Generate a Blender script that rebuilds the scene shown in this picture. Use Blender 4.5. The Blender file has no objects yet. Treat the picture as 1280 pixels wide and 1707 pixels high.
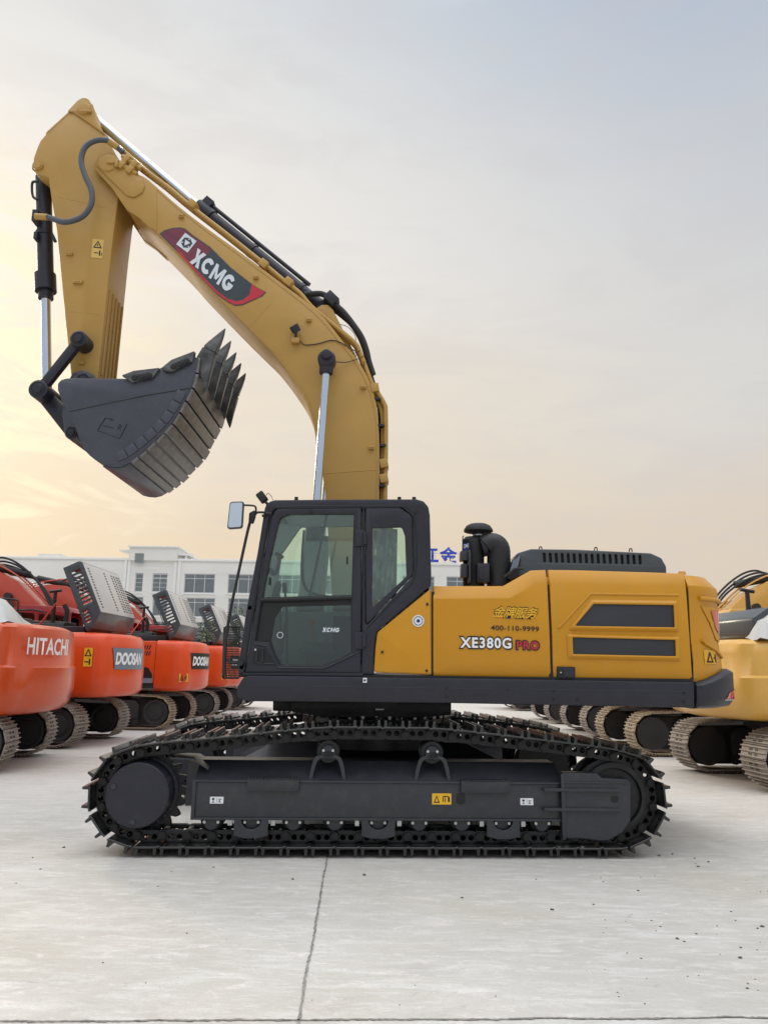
import bpy, bmesh, math, random
from mathutils import Vector, Matrix
from math import radians as R, sin, cos, pi, atan, atan2, hypot
random.seed(7)
scene = bpy.context.scene

# ------------------------------------------------------------------ camera
F = 1283.0
PITCH = atan(259.5 / F)
ROLL = R(0.9)
CAM = Vector((0, 0, 1.607))
fwd = Vector((0, cos(PITCH), sin(PITCH)))
up0 = Vector((0, -sin(PITCH), cos(PITCH)))
rgt = Vector((1, 0, 0)) * cos(ROLL) + up0 * sin(ROLL)
upv = Vector((-1, 0, 0)) * sin(ROLL) + up0 * cos(ROLL)
cd = bpy.data.cameras.new('camera')
cam = bpy.data.objects.new('camera', cd)
scene.collection.objects.link(cam)
m3 = Matrix((rgt, upv, -fwd)).transposed()
cam.matrix_world = Matrix.Translation(CAM) @ m3.to_4x4()
cd.sensor_fit = 'VERTICAL'
cd.sensor_height = 34.6
cd.lens = F / 1707 * 34.6
cd.clip_start = 0.1
cd.clip_end = 3000
scene.camera = cam

# ------------------------------------------------------------------ light
SUN_EL, SUN_AZ = R(22), R(-38)            # azimuth measured from +Y toward +X
sun_dir = Vector((sin(SUN_AZ) * cos(SUN_EL), cos(SUN_AZ) * cos(SUN_EL), sin(SUN_EL)))
w = bpy.data.worlds.new('World')
scene.world = w
w.use_nodes = True
nt = w.node_tree
for n in list(nt.nodes):
    nt.nodes.remove(n)
N = nt.nodes.new
L = nt.links.new


def vmath(op, a=None, b=None):
    n = N('ShaderNodeVectorMath'); n.operation = op
    for i, v in enumerate((a, b)):
        if v is None:
            continue
        if isinstance(v, (tuple, list, Vector)):
            n.inputs[i].default_value = tuple(v)
        else:
            L(v, n.inputs[i])
    return n


def ramp(fac, stops, interp='EASE'):
    n = N('ShaderNodeValToRGB'); n.color_ramp.interpolation = interp
    el = n.color_ramp.elements
    while len(el) < len(stops):
        el.new(0.5)
    for e, (p, c) in zip(el, stops):
        e.position = p
        e.color = (*c, 1) if len(c) == 3 else c
    L(fac, n.inputs[0])
    return n


def mixc(fac, a, b, mode='MIX'):
    n = N('ShaderNodeMix'); n.data_type = 'RGBA'; n.blend_type = mode
    n.clamp_factor = True
    for s, v in ((0, fac), (6, a), (7, b)):
        if isinstance(v, (int, float)):
            n.inputs[s].default_value = v
        elif isinstance(v, tuple):
            n.inputs[s].default_value = (*v, 1)
        else:
            L(v, n.inputs[s])
    return n.outputs[2]


tc = N('ShaderNodeTexCoord')
gen = tc.outputs['Generated']
sep = N('ShaderNodeSeparateXYZ'); L(gen, sep.inputs[0])
# cloud-softened elevation
mp = N('ShaderNodeMapping'); mp.inputs['Scale'].default_value = (1.0, 1.0, 3.2); L(gen, mp.inputs[0])
nz = N('ShaderNodeTexNoise'); nz.inputs['Scale'].default_value = 2.1; nz.inputs['Detail'].default_value = 7
nz.inputs['Roughness'].default_value = 0.52; nz.inputs['Distortion'].default_value = 0.35; L(mp.outputs[0], nz.inputs[0])
nz2 = N('ShaderNodeTexNoise'); nz2.inputs['Scale'].default_value = 5.5; nz2.inputs['Detail'].default_value = 8
nz2.inputs['Roughness'].default_value = 0.6; nz2.inputs['Distortion'].default_value = 0.8; L(mp.outputs[0], nz2.inputs[0])
el = N('ShaderNodeMath'); el.operation = 'MULTIPLY_ADD'; L(nz.outputs[0], el.inputs[0]); el.inputs[1].default_value = 0.16
L(sep.outputs[2], el.inputs[2])
# colours seen toward the left (warm side) and toward the right (cool side), by elevation (+0.08)
warm = ramp(el.outputs[0], [(0.0, (.60, .42, .27)), (0.09, (.86, .64, .43)), (0.22, (.86, .71, .53)), (0.40, (.88, .79, .66)), (0.60, (.94, .90, .85)),
                            (0.80, (.93, .915, .87)), (1.0, (2.9, 2.9, 2.9))])
cool = ramp(el.outputs[0], [(0.0, (.42, .42, .44)), (0.09, (.78, .63, .50)), (0.24, (.75, .67, .59)), (0.42, (.74, .735, .725)), (0.62, (.64, .665, .70)),
                            (0.80, (.50, .575, .69)), (1.0, (2.8, 2.9, 3.0))])
back = ramp(el.outputs[0], [(0.0, (.30, .32, .35)), (0.12, (.55, .58, .62)), (0.5, (.62, .68, .76)), (1.0, (2.8, 2.9, 3.0))])
azd = vmath('DOT_PRODUCT', gen, Vector((-.50, .866, 0)))
azf = N('ShaderNodeMapRange'); azf.inputs[1].default_value = 0.93; azf.inputs[2].default_value = 0.38; azf.interpolation_type = 'SMOOTHSTEP'
L(azd.outputs['Value'], azf.inputs[0])
base0 = mixc(azf.outputs[0], warm.outputs[0], cool.outputs[0])
bkf = N('ShaderNodeMapRange'); bkf.inputs[1].default_value = 0.45; bkf.inputs[2].default_value = -0.35; bkf.interpolation_type = 'SMOOTHSTEP'
L(sep.outputs[1], bkf.inputs[0])
base = mixc(bkf.outputs[0], base0, back.outputs[0])
# glow round the veiled sun
dt = vmath('DOT_PRODUCT', gen, Vector((sin(R(-33)) * cos(R(16)), cos(R(-33)) * cos(R(16)), sin(R(16)))))
gl = N('ShaderNodeMapRange'); gl.inputs[1].default_value = 0.93; gl.inputs[2].default_value = 1.0; gl.interpolation_type = 'SMOOTHSTEP'
L(dt.outputs['Value'], gl.inputs[0])
cl = N('ShaderNodeMapRange'); cl.inputs[1].default_value = 0.40; cl.inputs[2].default_value = 0.66; L(nz2.outputs[0], cl.inputs[0])
cl.interpolation_type = 'SMOOTHSTEP'
clg = N('ShaderNodeMapRange'); clg.inputs[1].default_value = 0.46; clg.inputs[2].default_value = 0.60; clg.interpolation_type = 'SMOOTHSTEP'; L(nz2.outputs[0], clg.inputs[0])
clg.inputs[3].default_value = 0.15
glc = N('ShaderNodeMath'); glc.operation = 'MULTIPLY'; L(gl.outputs[0], glc.inputs[0]); L(clg.outputs[0], glc.inputs[1])
c1 = mixc(glc.outputs[0], base, (1.12, .98, .66))
# faint clouds everywhere: a little greyer / lighter
clf = N('ShaderNodeMath'); clf.operation = 'MULTIPLY'; clf.inputs[1].default_value = 0.26; L(cl.outputs[0], clf.inputs[0])
c2 = mixc(clf.outputs[0], c1, (.68, .645, .66))
sky = N('ShaderNodeTexSky'); sky.sky_type = 'NISHITA'; sky.sun_disc = False
sky.sun_elevation = SUN_EL; sky.sun_rotation = SUN_AZ; sky.air_density = 1.5; sky.dust_density = 5; sky.ozone_density = 1
bg1 = N('ShaderNodeBackground'); bg1.inputs[1].default_value = 0.05; L(sky.outputs[0], bg1.inputs[0])
bg2 = N('ShaderNodeBackground'); bg2.inputs[1].default_value = 1.0; L(c2, bg2.inputs[0])
mx = N('ShaderNodeMixShader'); mx.inputs[0].default_value = 0.9; L(bg1.outputs[0], mx.inputs[1]); L(bg2.outputs[0], mx.inputs[2])
wo = N('ShaderNodeOutputWorld'); L(mx.outputs[0], wo.inputs[0])

sl = bpy.data.lights.new('sun', 'SUN'); sl.energy = 1.3; sl.angle = R(14); sl.color = (1, .88, .72)
so = bpy.data.objects.new('sun', sl); scene.collection.objects.link(so)
so.rotation_euler = sun_dir.to_track_quat('Z', 'Y').to_euler()
so.location = (-20, 30, 30)
vs = scene.view_settings
vs.view_transform = 'Standard'; vs.look = 'None'; vs.gamma = 1; vs.exposure = 0.0
scene.cycles.max_bounces = 8
scene.cycles.transparent_max_bounces = 16

# ------------------------------------------------------------------ materials
MATS = {}


def mat(name, col, rough=.5, metal=0., coat=0., var=.06, vscale=3., bump=0., bscale=60., spec=.5, dirt=None, dirt_amt=.0):
    m = bpy.data.materials.new(name); m.use_nodes = True
    t = m.node_tree; b = t.nodes['Principled BSDF']
    b.inputs['Roughness'].default_value = rough
    b.inputs['Metallic'].default_value = metal
    b.inputs['Coat Weight'].default_value = coat
    b.inputs['Coat Roughness'].default_value = .12
    b.inputs['Specular IOR Level'].default_value = spec
    tcn = t.nodes.new('ShaderNodeTexCoord')
    nn = t.nodes.new('ShaderNodeTexNoise'); nn.inputs['Scale'].default_value = vscale; nn.inputs['Detail'].default_value = 6
    t.links.new(tcn.outputs['Object'], nn.inputs[0])
    mr = t.nodes.new('ShaderNodeMapRange'); mr.inputs[1].default_value = .3; mr.inputs[2].default_value = .7
    mr.inputs[3].default_value = 1 - var; mr.inputs[4].default_value = 1 + var
    t.links.new(nn.outputs[0], mr.inputs[0])
    hs = t.nodes.new('ShaderNodeVectorMath'); hs.operation = 'SCALE'; hs.inputs[0].default_value = col
    t.links.new(mr.outputs[0], hs.inputs['Scale'])
    out = hs.outputs[0]
    if dirt:
        n2 = t.nodes.new('ShaderNodeTexNoise'); n2.inputs['Scale'].default_value = 9; n2.inputs['Detail'].default_value = 9
        n2.inputs['Roughness'].default_value = .7
        t.links.new(tcn.outputs['Object'], n2.inputs[0])
        r2 = t.nodes.new('ShaderNodeMapRange'); r2.inputs[1].default_value = .5; r2.inputs[2].default_value = .75
        r2.inputs[4].default_value = dirt_amt
        t.links.new(n2.outputs[0], r2.inputs[0])
        mm = t.nodes.new('ShaderNodeMix'); mm.data_type = 'RGBA'
        t.links.new(r2.outputs[0], mm.inputs[0]); t.links.new(out, mm.inputs[6]); mm.inputs[7].default_value = (*dirt, 1)
        out = mm.outputs[2]
    t.links.new(out, b.inputs['Base Color'])
    rr = t.nodes.new('ShaderNodeMapRange'); rr.inputs[1].default_value = .3; rr.inputs[2].default_value = .7
    rr.inputs[3].default_value = max(.02, rough * .85); rr.inputs[4].default_value = min(1, rough * 1.2)
    t.links.new(nn.outputs[0], rr.inputs[0]); t.links.new(rr.outputs[0], b.inputs['Roughness'])
    if bump:
        n3 = t.nodes.new('ShaderNodeTexNoise'); n3.inputs['Scale'].default_value = bscale; n3.inputs['Detail'].default_value = 4
        t.links.new(tcn.outputs['Object'], n3.inputs[0])
        bp = t.nodes.new('ShaderNodeBump'); bp.inputs['Strength'].default_value = bump; bp.inputs['Distance'].default_value = .01
        t.links.new(n3.outputs[0], bp.inputs['Height']); t.links.new(bp.outputs[0], b.inputs['Normal'])
    MATS[name] = m
    return m


mat('yellow_paint', (.53, .236, .005), .36, spec=.35, coat=.14, var=.03, bump=.05, bscale=40, dirt=(.42, .30, .14), dirt_amt=.12)
mat('boom_paint', (.42, .245, .057), .42, spec=.4, coat=.05, var=.04, bump=.10, bscale=14, dirt=(.42, .30, .14), dirt_amt=.15)
mat('dark_paint', (.022, .022, .031), .42, spec=.35, coat=.03, var=.08, bump=.06, bscale=50, dirt=(.10, .10, .10), dirt_amt=.10)
mat('frame_paint', (.026, .027, .034), .42, coat=.1, var=.12, bump=.12, bscale=30, dirt=(.10, .095, .085), dirt_amt=.25)
mat('bucket_paint', (.046, .050, .068), .40, coat=.15, var=.12, bump=.12, bscale=25, dirt=(.10, .10, .11), dirt_amt=.25)
mat('worn_steel', (.165, .16, .15), .40, metal=.5, var=.35, vscale=7, bump=.35, bscale=50, dirt=(.05, .045, .04), dirt_amt=.6)
mat('tooth_steel', (.085, .085, .085), .40, metal=.4, var=.45, vscale=9, bump=.35, bscale=50, dirt=(.20, .19, .17), dirt_amt=.5)
mat('track_black', (.010, .010, .011), .40, spec=.4, var=.25, vscale=8, bump=.2, bscale=60, dirt=(.08, .072, .06), dirt_amt=.35)
mat('shoe_black', (.012, .012, .012), .28, metal=.0, coat=.4, var=.25, vscale=8, bump=.2, bscale=40, dirt=(.085, .083, .08), dirt_amt=.35)
mat('rubber', (.011, .011, .012), .6, var=.1, bump=.1)
mat('hose_grey', (.075, .085, .10), .5, var=.1, bump=.25, bscale=120)
mat('chrome', (.62, .68, .76), .16, metal=1., var=.03)
mat('steel_bolt', (.55, .55, .55), .35, metal=.7)
mat('black', (.006, .006, .007), .55)
mat('white_paint', (.80, .80, .80), .4, var=.02)
mat('silver_text', (.62, .66, .70), .4, var=.02)
mat('red_paint', (.46, .02, .035), .35, var=.05)
mat('maroon', (.16, .022, .045), .4, var=.1)
mat('decal_dark', (.030, .045, .055), .35, var=.05)
mat('label_yellow', (.78, .44, .015), .45, var=.03)
mat('label_faint', (.60, .40, .10), .45, var=.03)
mat('label_gold', (.66, .34, .015), .45, var=.03)
mat('label_white', (.72, .74, .76), .45, var=.03)
mat('blue_paint', (.02, .06, .45), .45)
mat('navy', (.015, .03, .16), .4)
mat('lamp_red', (.50, .03, .03), .15, coat=.8)
mat('mesh_black', (.012, .014, .018), .5)
mat('orange_strap', (.75, .22, .03), .5)
mat('seat_grey', (.20, .22, .22), .7, bump=.2)
mat('interior', (.42, .46, .45), .65)
mat('plastic_wrap', (.45, .48, .48), .25, coat=.5, var=.15, bump=.8, bscale=14)
mat('orange_paint', (.57, .066, .010), .30, spec=.4, coat=.3, var=.05, bump=.03, dirt=(.45, .12, .05), dirt_amt=.2)
mat('orange_red', (.68, .066, .008), .32, spec=.35, coat=.2, var=.05, bump=.03, dirt=(.50, .10, .05), dirt_amt=.15)
mat('red_machine', (.46, .050, .022), .38, coat=.3, var=.06, bump=.03, dirt=(.30, .10, .07), dirt_amt=.2)
mat('tan_yellow', (.66, .36, .065), .36, coat=.3, var=.03, bump=.03, dirt=(.5, .38, .2), dirt_amt=.2)
mat('cab_red', (.30, .018, .020), .38, coat=.2, var=.05, dirt=(.2, .06, .05), dirt_amt=.2)
mat('hood_top', (.48, .455, .43), .4, coat=.2, var=.05)
mat('hood_dark', (.045, .055, .062), .38, coat=.3, var=.06)
mat('used_shoe', (.27, .235, .20), .6, metal=.2, var=.25, vscale=6, bump=.3, bscale=40, dirt=(.13, .09, .06), dirt_amt=.7)
mat('tan_shoe', (.32, .25, .17), .6, metal=.2, var=.2, vscale=6, bump=.3, bscale=40, dirt=(.15, .10, .06), dirt_amt=.5)
mat('used_dark', (.020, .019, .020), .6, var=.2)
mat('grey_panel', (.16, .20, .25), .4)
mat('cover_white', (.48, .48, .46), .35, coat=.3, var=.05, bump=.6, bscale=6)
mat('building_wall', (.72, .70, .66), .8, var=.03, vscale=.3, bump=.1, bscale=3)
mat('building_trim', (.76, .75, .72), .8, var=.03)
mat('window_frame', (.55, .56, .56), .5)
mat('curtain', (.52, .52, .51), .8, var=.2, vscale=2)
mat('bark', (.09, .07, .05), .9, bump=.5)
mat('leaf', (.07, .10, .035), .6, var=.4, vscale=1.2)
mat('clod', (.10, .09, .075), .9, var=.3)


def glass_mat(name, tint, refl=.10, dark=0.0):
    m = bpy.data.materials.new(name); m.use_nodes = True
    t = m.node_tree
    for n in list(t.nodes):
        t.nodes.remove(n)
    tr = t.nodes.new('ShaderNodeBsdfTransparent'); tr.inputs[0].default_value = (*tint, 1)
    gs = t.nodes.new('ShaderNodeBsdfGlossy'); gs.inputs['Roughness'].default_value = .03; gs.inputs[0].default_value = (.9, .95, .95, 1)
    fr = t.nodes.new('ShaderNodeFresnel'); fr.inputs[0].default_value = 1.5
    ad = t.nodes.new('ShaderNodeMath'); ad.operation = 'ADD'; ad.inputs[1].default_value = refl
    mxs = t.nodes.new('ShaderNodeMixShader'); o = t.nodes.new('ShaderNodeOutputMaterial')
    t.links.new(fr.outputs[0], ad.inputs[0]); t.links.new(ad.outputs[0], mxs.inputs[0])
    t.links.new(tr.outputs[0], mxs.inputs[1]); t.links.new(gs.outputs[0], mxs.inputs[2]); t.links.new(mxs.outputs[0], o.inputs[0])
    MATS[name] = m


glass_mat('cab_glass', (.88, .96, .91), .04)
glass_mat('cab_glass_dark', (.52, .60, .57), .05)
glass_mat('pane_glass', (.66, .69, .70), .16)  # building panes: tint lightened to stand in for distance haze
glass_mat('dark_glass', (.06, .07, .08), .03)
m = bpy.data.materials.new('mirror_glass'); m.use_nodes = True
b = m.node_tree.nodes['Principled BSDF']; b.inputs['Base Color'].default_value = (.75, .82, .9, 1); b.inputs['Metallic'].default_value = 1; b.inputs['Roughness'].default_value = .05
MATS['mirror_glass'] = m


# wire mesh pattern for the vents (fine holes)
def vent_mat():
    m = mat('vent_mesh', (.02, .023, .03), .45)
    t = m.node_tree; b = t.nodes['Principled BSDF']
    tcn = t.nodes.new('ShaderNodeTexCoord')
    mp = t.nodes.new('ShaderNodeMapping'); mp.inputs['Scale'].default_value = (70, 1, 90); t.links.new(tcn.outputs['Object'], mp.inputs[0])
    s = t.nodes.new('ShaderNodeSeparateXYZ'); t.links.new(mp.outputs[0], s.inputs[0])
    outs = []
    for k in (0, 2):
        f = t.nodes.new('ShaderNodeMath'); f.operation = 'SINE'
        mu = t.nodes.new('ShaderNodeMath'); mu.operation = 'MULTIPLY'; mu.inputs[1].default_value = 6.283
        t.links.new(s.outputs[k], mu.inputs[0]); t.links.new(mu.outputs[0], f.inputs[0]); outs.append(f.outputs[0])
    a = t.nodes.new('ShaderNodeMath'); a.operation = 'MULTIPLY'; t.links.new(outs[0], a.inputs[0]); t.links.new(outs[1], a.inputs[1])
    g = t.nodes.new('ShaderNodeMath'); g.operation = 'GREATER_THAN'; g.inputs[1].default_value = .1; t.links.new(a.outputs[0], g.inputs[0])
    mi = t.nodes.new('ShaderNodeMix'); mi.data_type = 'RGBA'; mi.inputs[6].default_value = (.032, .034, .043, 1); mi.inputs[7].default_value = (.012, .012, .014, 1)
    t.links.new(g.outputs[0], mi.inputs[0]); t.links.new(mi.outputs[2], b.inputs['Base Color'])


vent_mat()


def concrete_mat():
    m = bpy.data.materials.new('concrete'); m.use_nodes = True
    t = m.node_tree; b = t.nodes['Principled BSDF']
    n = t.nodes.new; l = t.links.new
    geo = n('ShaderNodeNewGeometry')

    def noise(sc, det, rough=.55, scale=(1, 1, 1), dist=0, rot=0):
        mp = n('ShaderNodeMapping'); mp.inputs['Scale'].default_value = scale; mp.inputs['Rotation'].default_value = (0, 0, rot); l(geo.outputs['Position'], mp.inputs[0])
        q = n('ShaderNodeTexNoise'); q.inputs['Scale'].default_value = sc; q.inputs['Detail'].default_value = det
        q.inputs['Roughness'].default_value = rough; q.inputs['Distortion'].default_value = dist; l(mp.outputs[0], q.inputs[0])
        return q.outputs[0]

    def rmp(v, a, b_, c, d):
        q = n('ShaderNodeMapRange'); q.inputs[1].default_value = a; q.inputs[2].default_value = b_; q.inputs[3].default_value = c; q.inputs[4].default_value = d
        l(v, q.inputs[0]); return q.outputs[0]

    def mx(f, a, b_, mode='MIX'):
        q = n('ShaderNodeMix'); q.data_type = 'RGBA'; q.blend_type = mode
        for s, v in ((0, f), (6, a), (7, b_)):
            if isinstance(v, (int, float)): q.inputs[s].default_value = v
            elif isinstance(v, tuple): q.inputs[s].default_value = (*v, 1)
            else: l(v, q.inputs[s])
        return q.outputs[2]
    big = noise(.35, 5, .6)
    med = noise(1.7, 8, .65, dist=.6)
    streak = noise(2.0, 7, .7, (1, 5, 1), .5, R(14))
    streak2 = noise(5.0, 8, .75, (1, 4, 1), .8, R(-20))
    fine = noise(60, 5, .7)
    grit = noise(240, 3, .7)
    c = mx(rmp(big, .35, .65, 0, 1), (.52, .495, .455), (.60, .58, .55))
    c = mx(rmp(med, .40, .62, 0, .6), c, (.46, .435, .395))
    c = mx(rmp(streak, .50, .62, 0, .6), c, (.70, .69, .67))
    c = mx(rmp(streak2, .54, .68, 0, .55), c, (.74, .735, .72))
    c = mx(rmp(streak2, .44, .32, 0, .45), c, (.38, .365, .34))
    c = mx(rmp(noise(.9, 9, .75, dist=1.5), .60, .74, 0, .55), c, (.34, .335, .32))
    c = mx(rmp(noise(.22, 6, .6, dist=.4), .48, .62, 0, .35), c, (.60, .56, .49))
    c = mx(rmp(noise(3.2, 10, .8, (1, 2.5, 1), 1.2, R(35)), .54, .66, 0, .75), c, (.80, .74, .73))
    c = mx(rmp(noise(7.5, 10, .8, (1, 1.6, 1), 1.8, R(-10)), .56, .68, 0, .6), c, (.33, .32, .30))
    c = mx(rmp(fine, .35, .65, 0, .35), c, (.44, .42, .40))
    c = mx(rmp(grit, .66, .74, 0, .5), c, (.25, .24, .22))
    c = mx(1.0, c, (.95, .945, .94), 'MULTIPLY')
    c = mx(rmp(noise(.5, 4, .5, dist=.3), .50, .66, 0, .5), c, (.93, .88, .80), 'MULTIPLY')
    l(c, b.inputs['Base Color'])
    l(rmp(med, .3, .7, .55, .85), b.inputs['Roughness'])
    ad = n('ShaderNodeMath'); ad.operation = 'ADD'; l(fine, ad.inputs[0]); l(streak2, ad.inputs[1])
    bp = n('ShaderNodeBump'); bp.inputs['Strength'].default_value = .35; bp.inputs['Distance'].default_value = .01; l(ad.outputs[0], bp.inputs['Height']); l(bp.outputs[0], b.inputs['Normal'])
    MATS['concrete'] = m


concrete_mat()
mat('joint', (.22, .205, .185), .9, var=.5, vscale=20)

# ------------------------------------------------------------------ helpers


def at(px, py, Y):
    d = fwd + rgt * ((px - 640) / F) - upv * ((py - 853.5) / F)
    t = Y / d.y
    return CAM + d * t


def xz(px, py, Y):
    p = at(px, py, Y)
    return (p.x, p.z)


def pts(lst, Y):
    return [xz(a, b, Y) for a, b in lst]


def gnd(px, py):
    d = fwd + rgt * ((px - 640) / F) - upv * ((py - 853.5) / F)
    t = -CAM.z / d.z
    return CAM + d * t


def fillet(poly, r, seg=5):
    out = []
    n = len(poly)
    for i in range(n):
        p = Vector(poly[i][:2]); a = Vector(poly[i - 1][:2]); b = Vector(poly[(i + 1) % n][:2])
        rr = r[i] if isinstance(r, (list, tuple)) else r
        va = a - p; vb = b - p
        if rr <= 0 or va.length < 1e-6 or vb.length < 1e-6:
            out.append(tuple(p)); continue
        ang = va.angle(vb)
        if ang > pi - .05:
            out.append(tuple(p)); continue
        d = min(rr / math.tan(ang / 2), va.length * .45, vb.length * .45)
        s = p + va.normalized() * d; e = p + vb.normalized() * d
        for k in range(seg + 1):
            t = k / seg
            q = s * (1 - t) ** 2 + p * 2 * t * (1 - t) + e * t * t
            out.append(tuple(q))
    return out


def smooth(points, n=8, closed=False):
    P = [Vector(p) for p in points]
    out = []
    m = len(P)
    for i in range(m if closed else m - 1):
        if closed:
            p0, p1, p2, p3 = P[i - 1], P[i], P[(i + 1) % m], P[(i + 2) % m]
        else:
            p0 = P[max(i - 1, 0)]; p1 = P[i]; p2 = P[i + 1]; p3 = P[min(i + 2, m - 1)]
        for k in range(n):
            t = k / n
            out.append(.5 * ((2 * p1) + (-p0 + p2) * t + (2 * p0 - 5 * p1 + 4 * p2 - p3) * t * t + (-p0 + 3 * p1 - 3 * p2 + p3) * t ** 3))
    if not closed:
        out.append(P[-1])
    return out


ORG = {}
col = scene.collection


def place(me, name, mats, parent=None, label=None, kind=None, sharp=32):
    for mname in (mats if isinstance(mats, (list, tuple)) else [mats]):
        me.materials.append(MATS[mname])
    me.polygons.foreach_set('use_smooth', [True] * len(me.polygons))
    try:
        me.set_sharp_from_angle(angle=R(sharp))
    except Exception:
        pass
    if len(me.vertices):
        xs = [v.co for v in me.vertices]
        lo = Vector((min(v.x for v in xs), min(v.y for v in xs), min(v.z for v in xs)))
        hi = Vector((max(v.x for v in xs), max(v.y for v in xs), max(v.z for v in xs)))
        c = (lo + hi) / 2
        if parent is None:
            c.z = lo.z
    else:
        c = Vector()
    me.transform(Matrix.Translation(-c))
    o = bpy.data.objects.new(name, me)
    col.objects.link(o)
    ORG[o.name] = c
    if parent is not None:
        o.parent = parent
        o.location = c - ORG[parent.name]
    else:
        o.location = c
    if label: o['label'] = label
    if kind: o['kind'] = kind
    return o


def root(name, label, cat, loc, group=None):
    o = bpy.data.objects.new(name, None); col.objects.link(o)
    o.empty_display_size = .2
    o.location = loc
    ORG[o.name] = Vector(loc)
    o['label'] = label; o['category'] = cat
    if group: o['group'] = group
    return o


def tag(o, label=None, cat=None, group=None, kind=None):
    if label: o['label'] = label
    if cat: o['category'] = cat
    if group: o['group'] = group
    if kind: o['kind'] = kind
    return o


SPLIT = {'bolt', 'roof_stud', 'cover_bolt', 'slew_bolt', 'guard_bolt', 'pipe_clamp', 'latch', 'lifting_eye', 'reflection_ridge', 'track_roller_small', 'cable', 'hose_ferrule', 'window_catch',
         'control_lever', 'hood_hinge', 'mirror_clamp', 'handle_bar', 'curtain', 'handrail', 'hydraulic_pipe', 'hydraulic_hose', 'road_wheel', 'grille_bar', 'yoke_rib', 'hinge', 'exhaust_pipe', 'pressed_rib', 'hood_end'}


def islands(me):
    n = len(me.vertices); par = list(range(n))

    def fd(a):
        while par[a] != a:
            par[a] = par[par[a]]; a = par[a]
        return a
    for e in me.edges:
        a, b = fd(e.vertices[0]), fd(e.vertices[1])
        if a != b: par[a] = b
    grp = {}
    for f in me.polygons: grp.setdefault(fd(f.vertices[0]), []).append(f)
    out = []
    for fs in grp.values():
        idx = {}; vs_ = []; F_ = []
        for f in fs:
            q = []
            for v in f.vertices:
                if v not in idx: idx[v] = len(vs_); vs_.append(me.vertices[v].co.copy())
                q.append(idx[v])
            F_.append(q)
        m_ = bpy.data.meshes.new('mesh'); m_.from_pydata(vs_, [], F_); out.append(m_)
    return out


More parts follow.
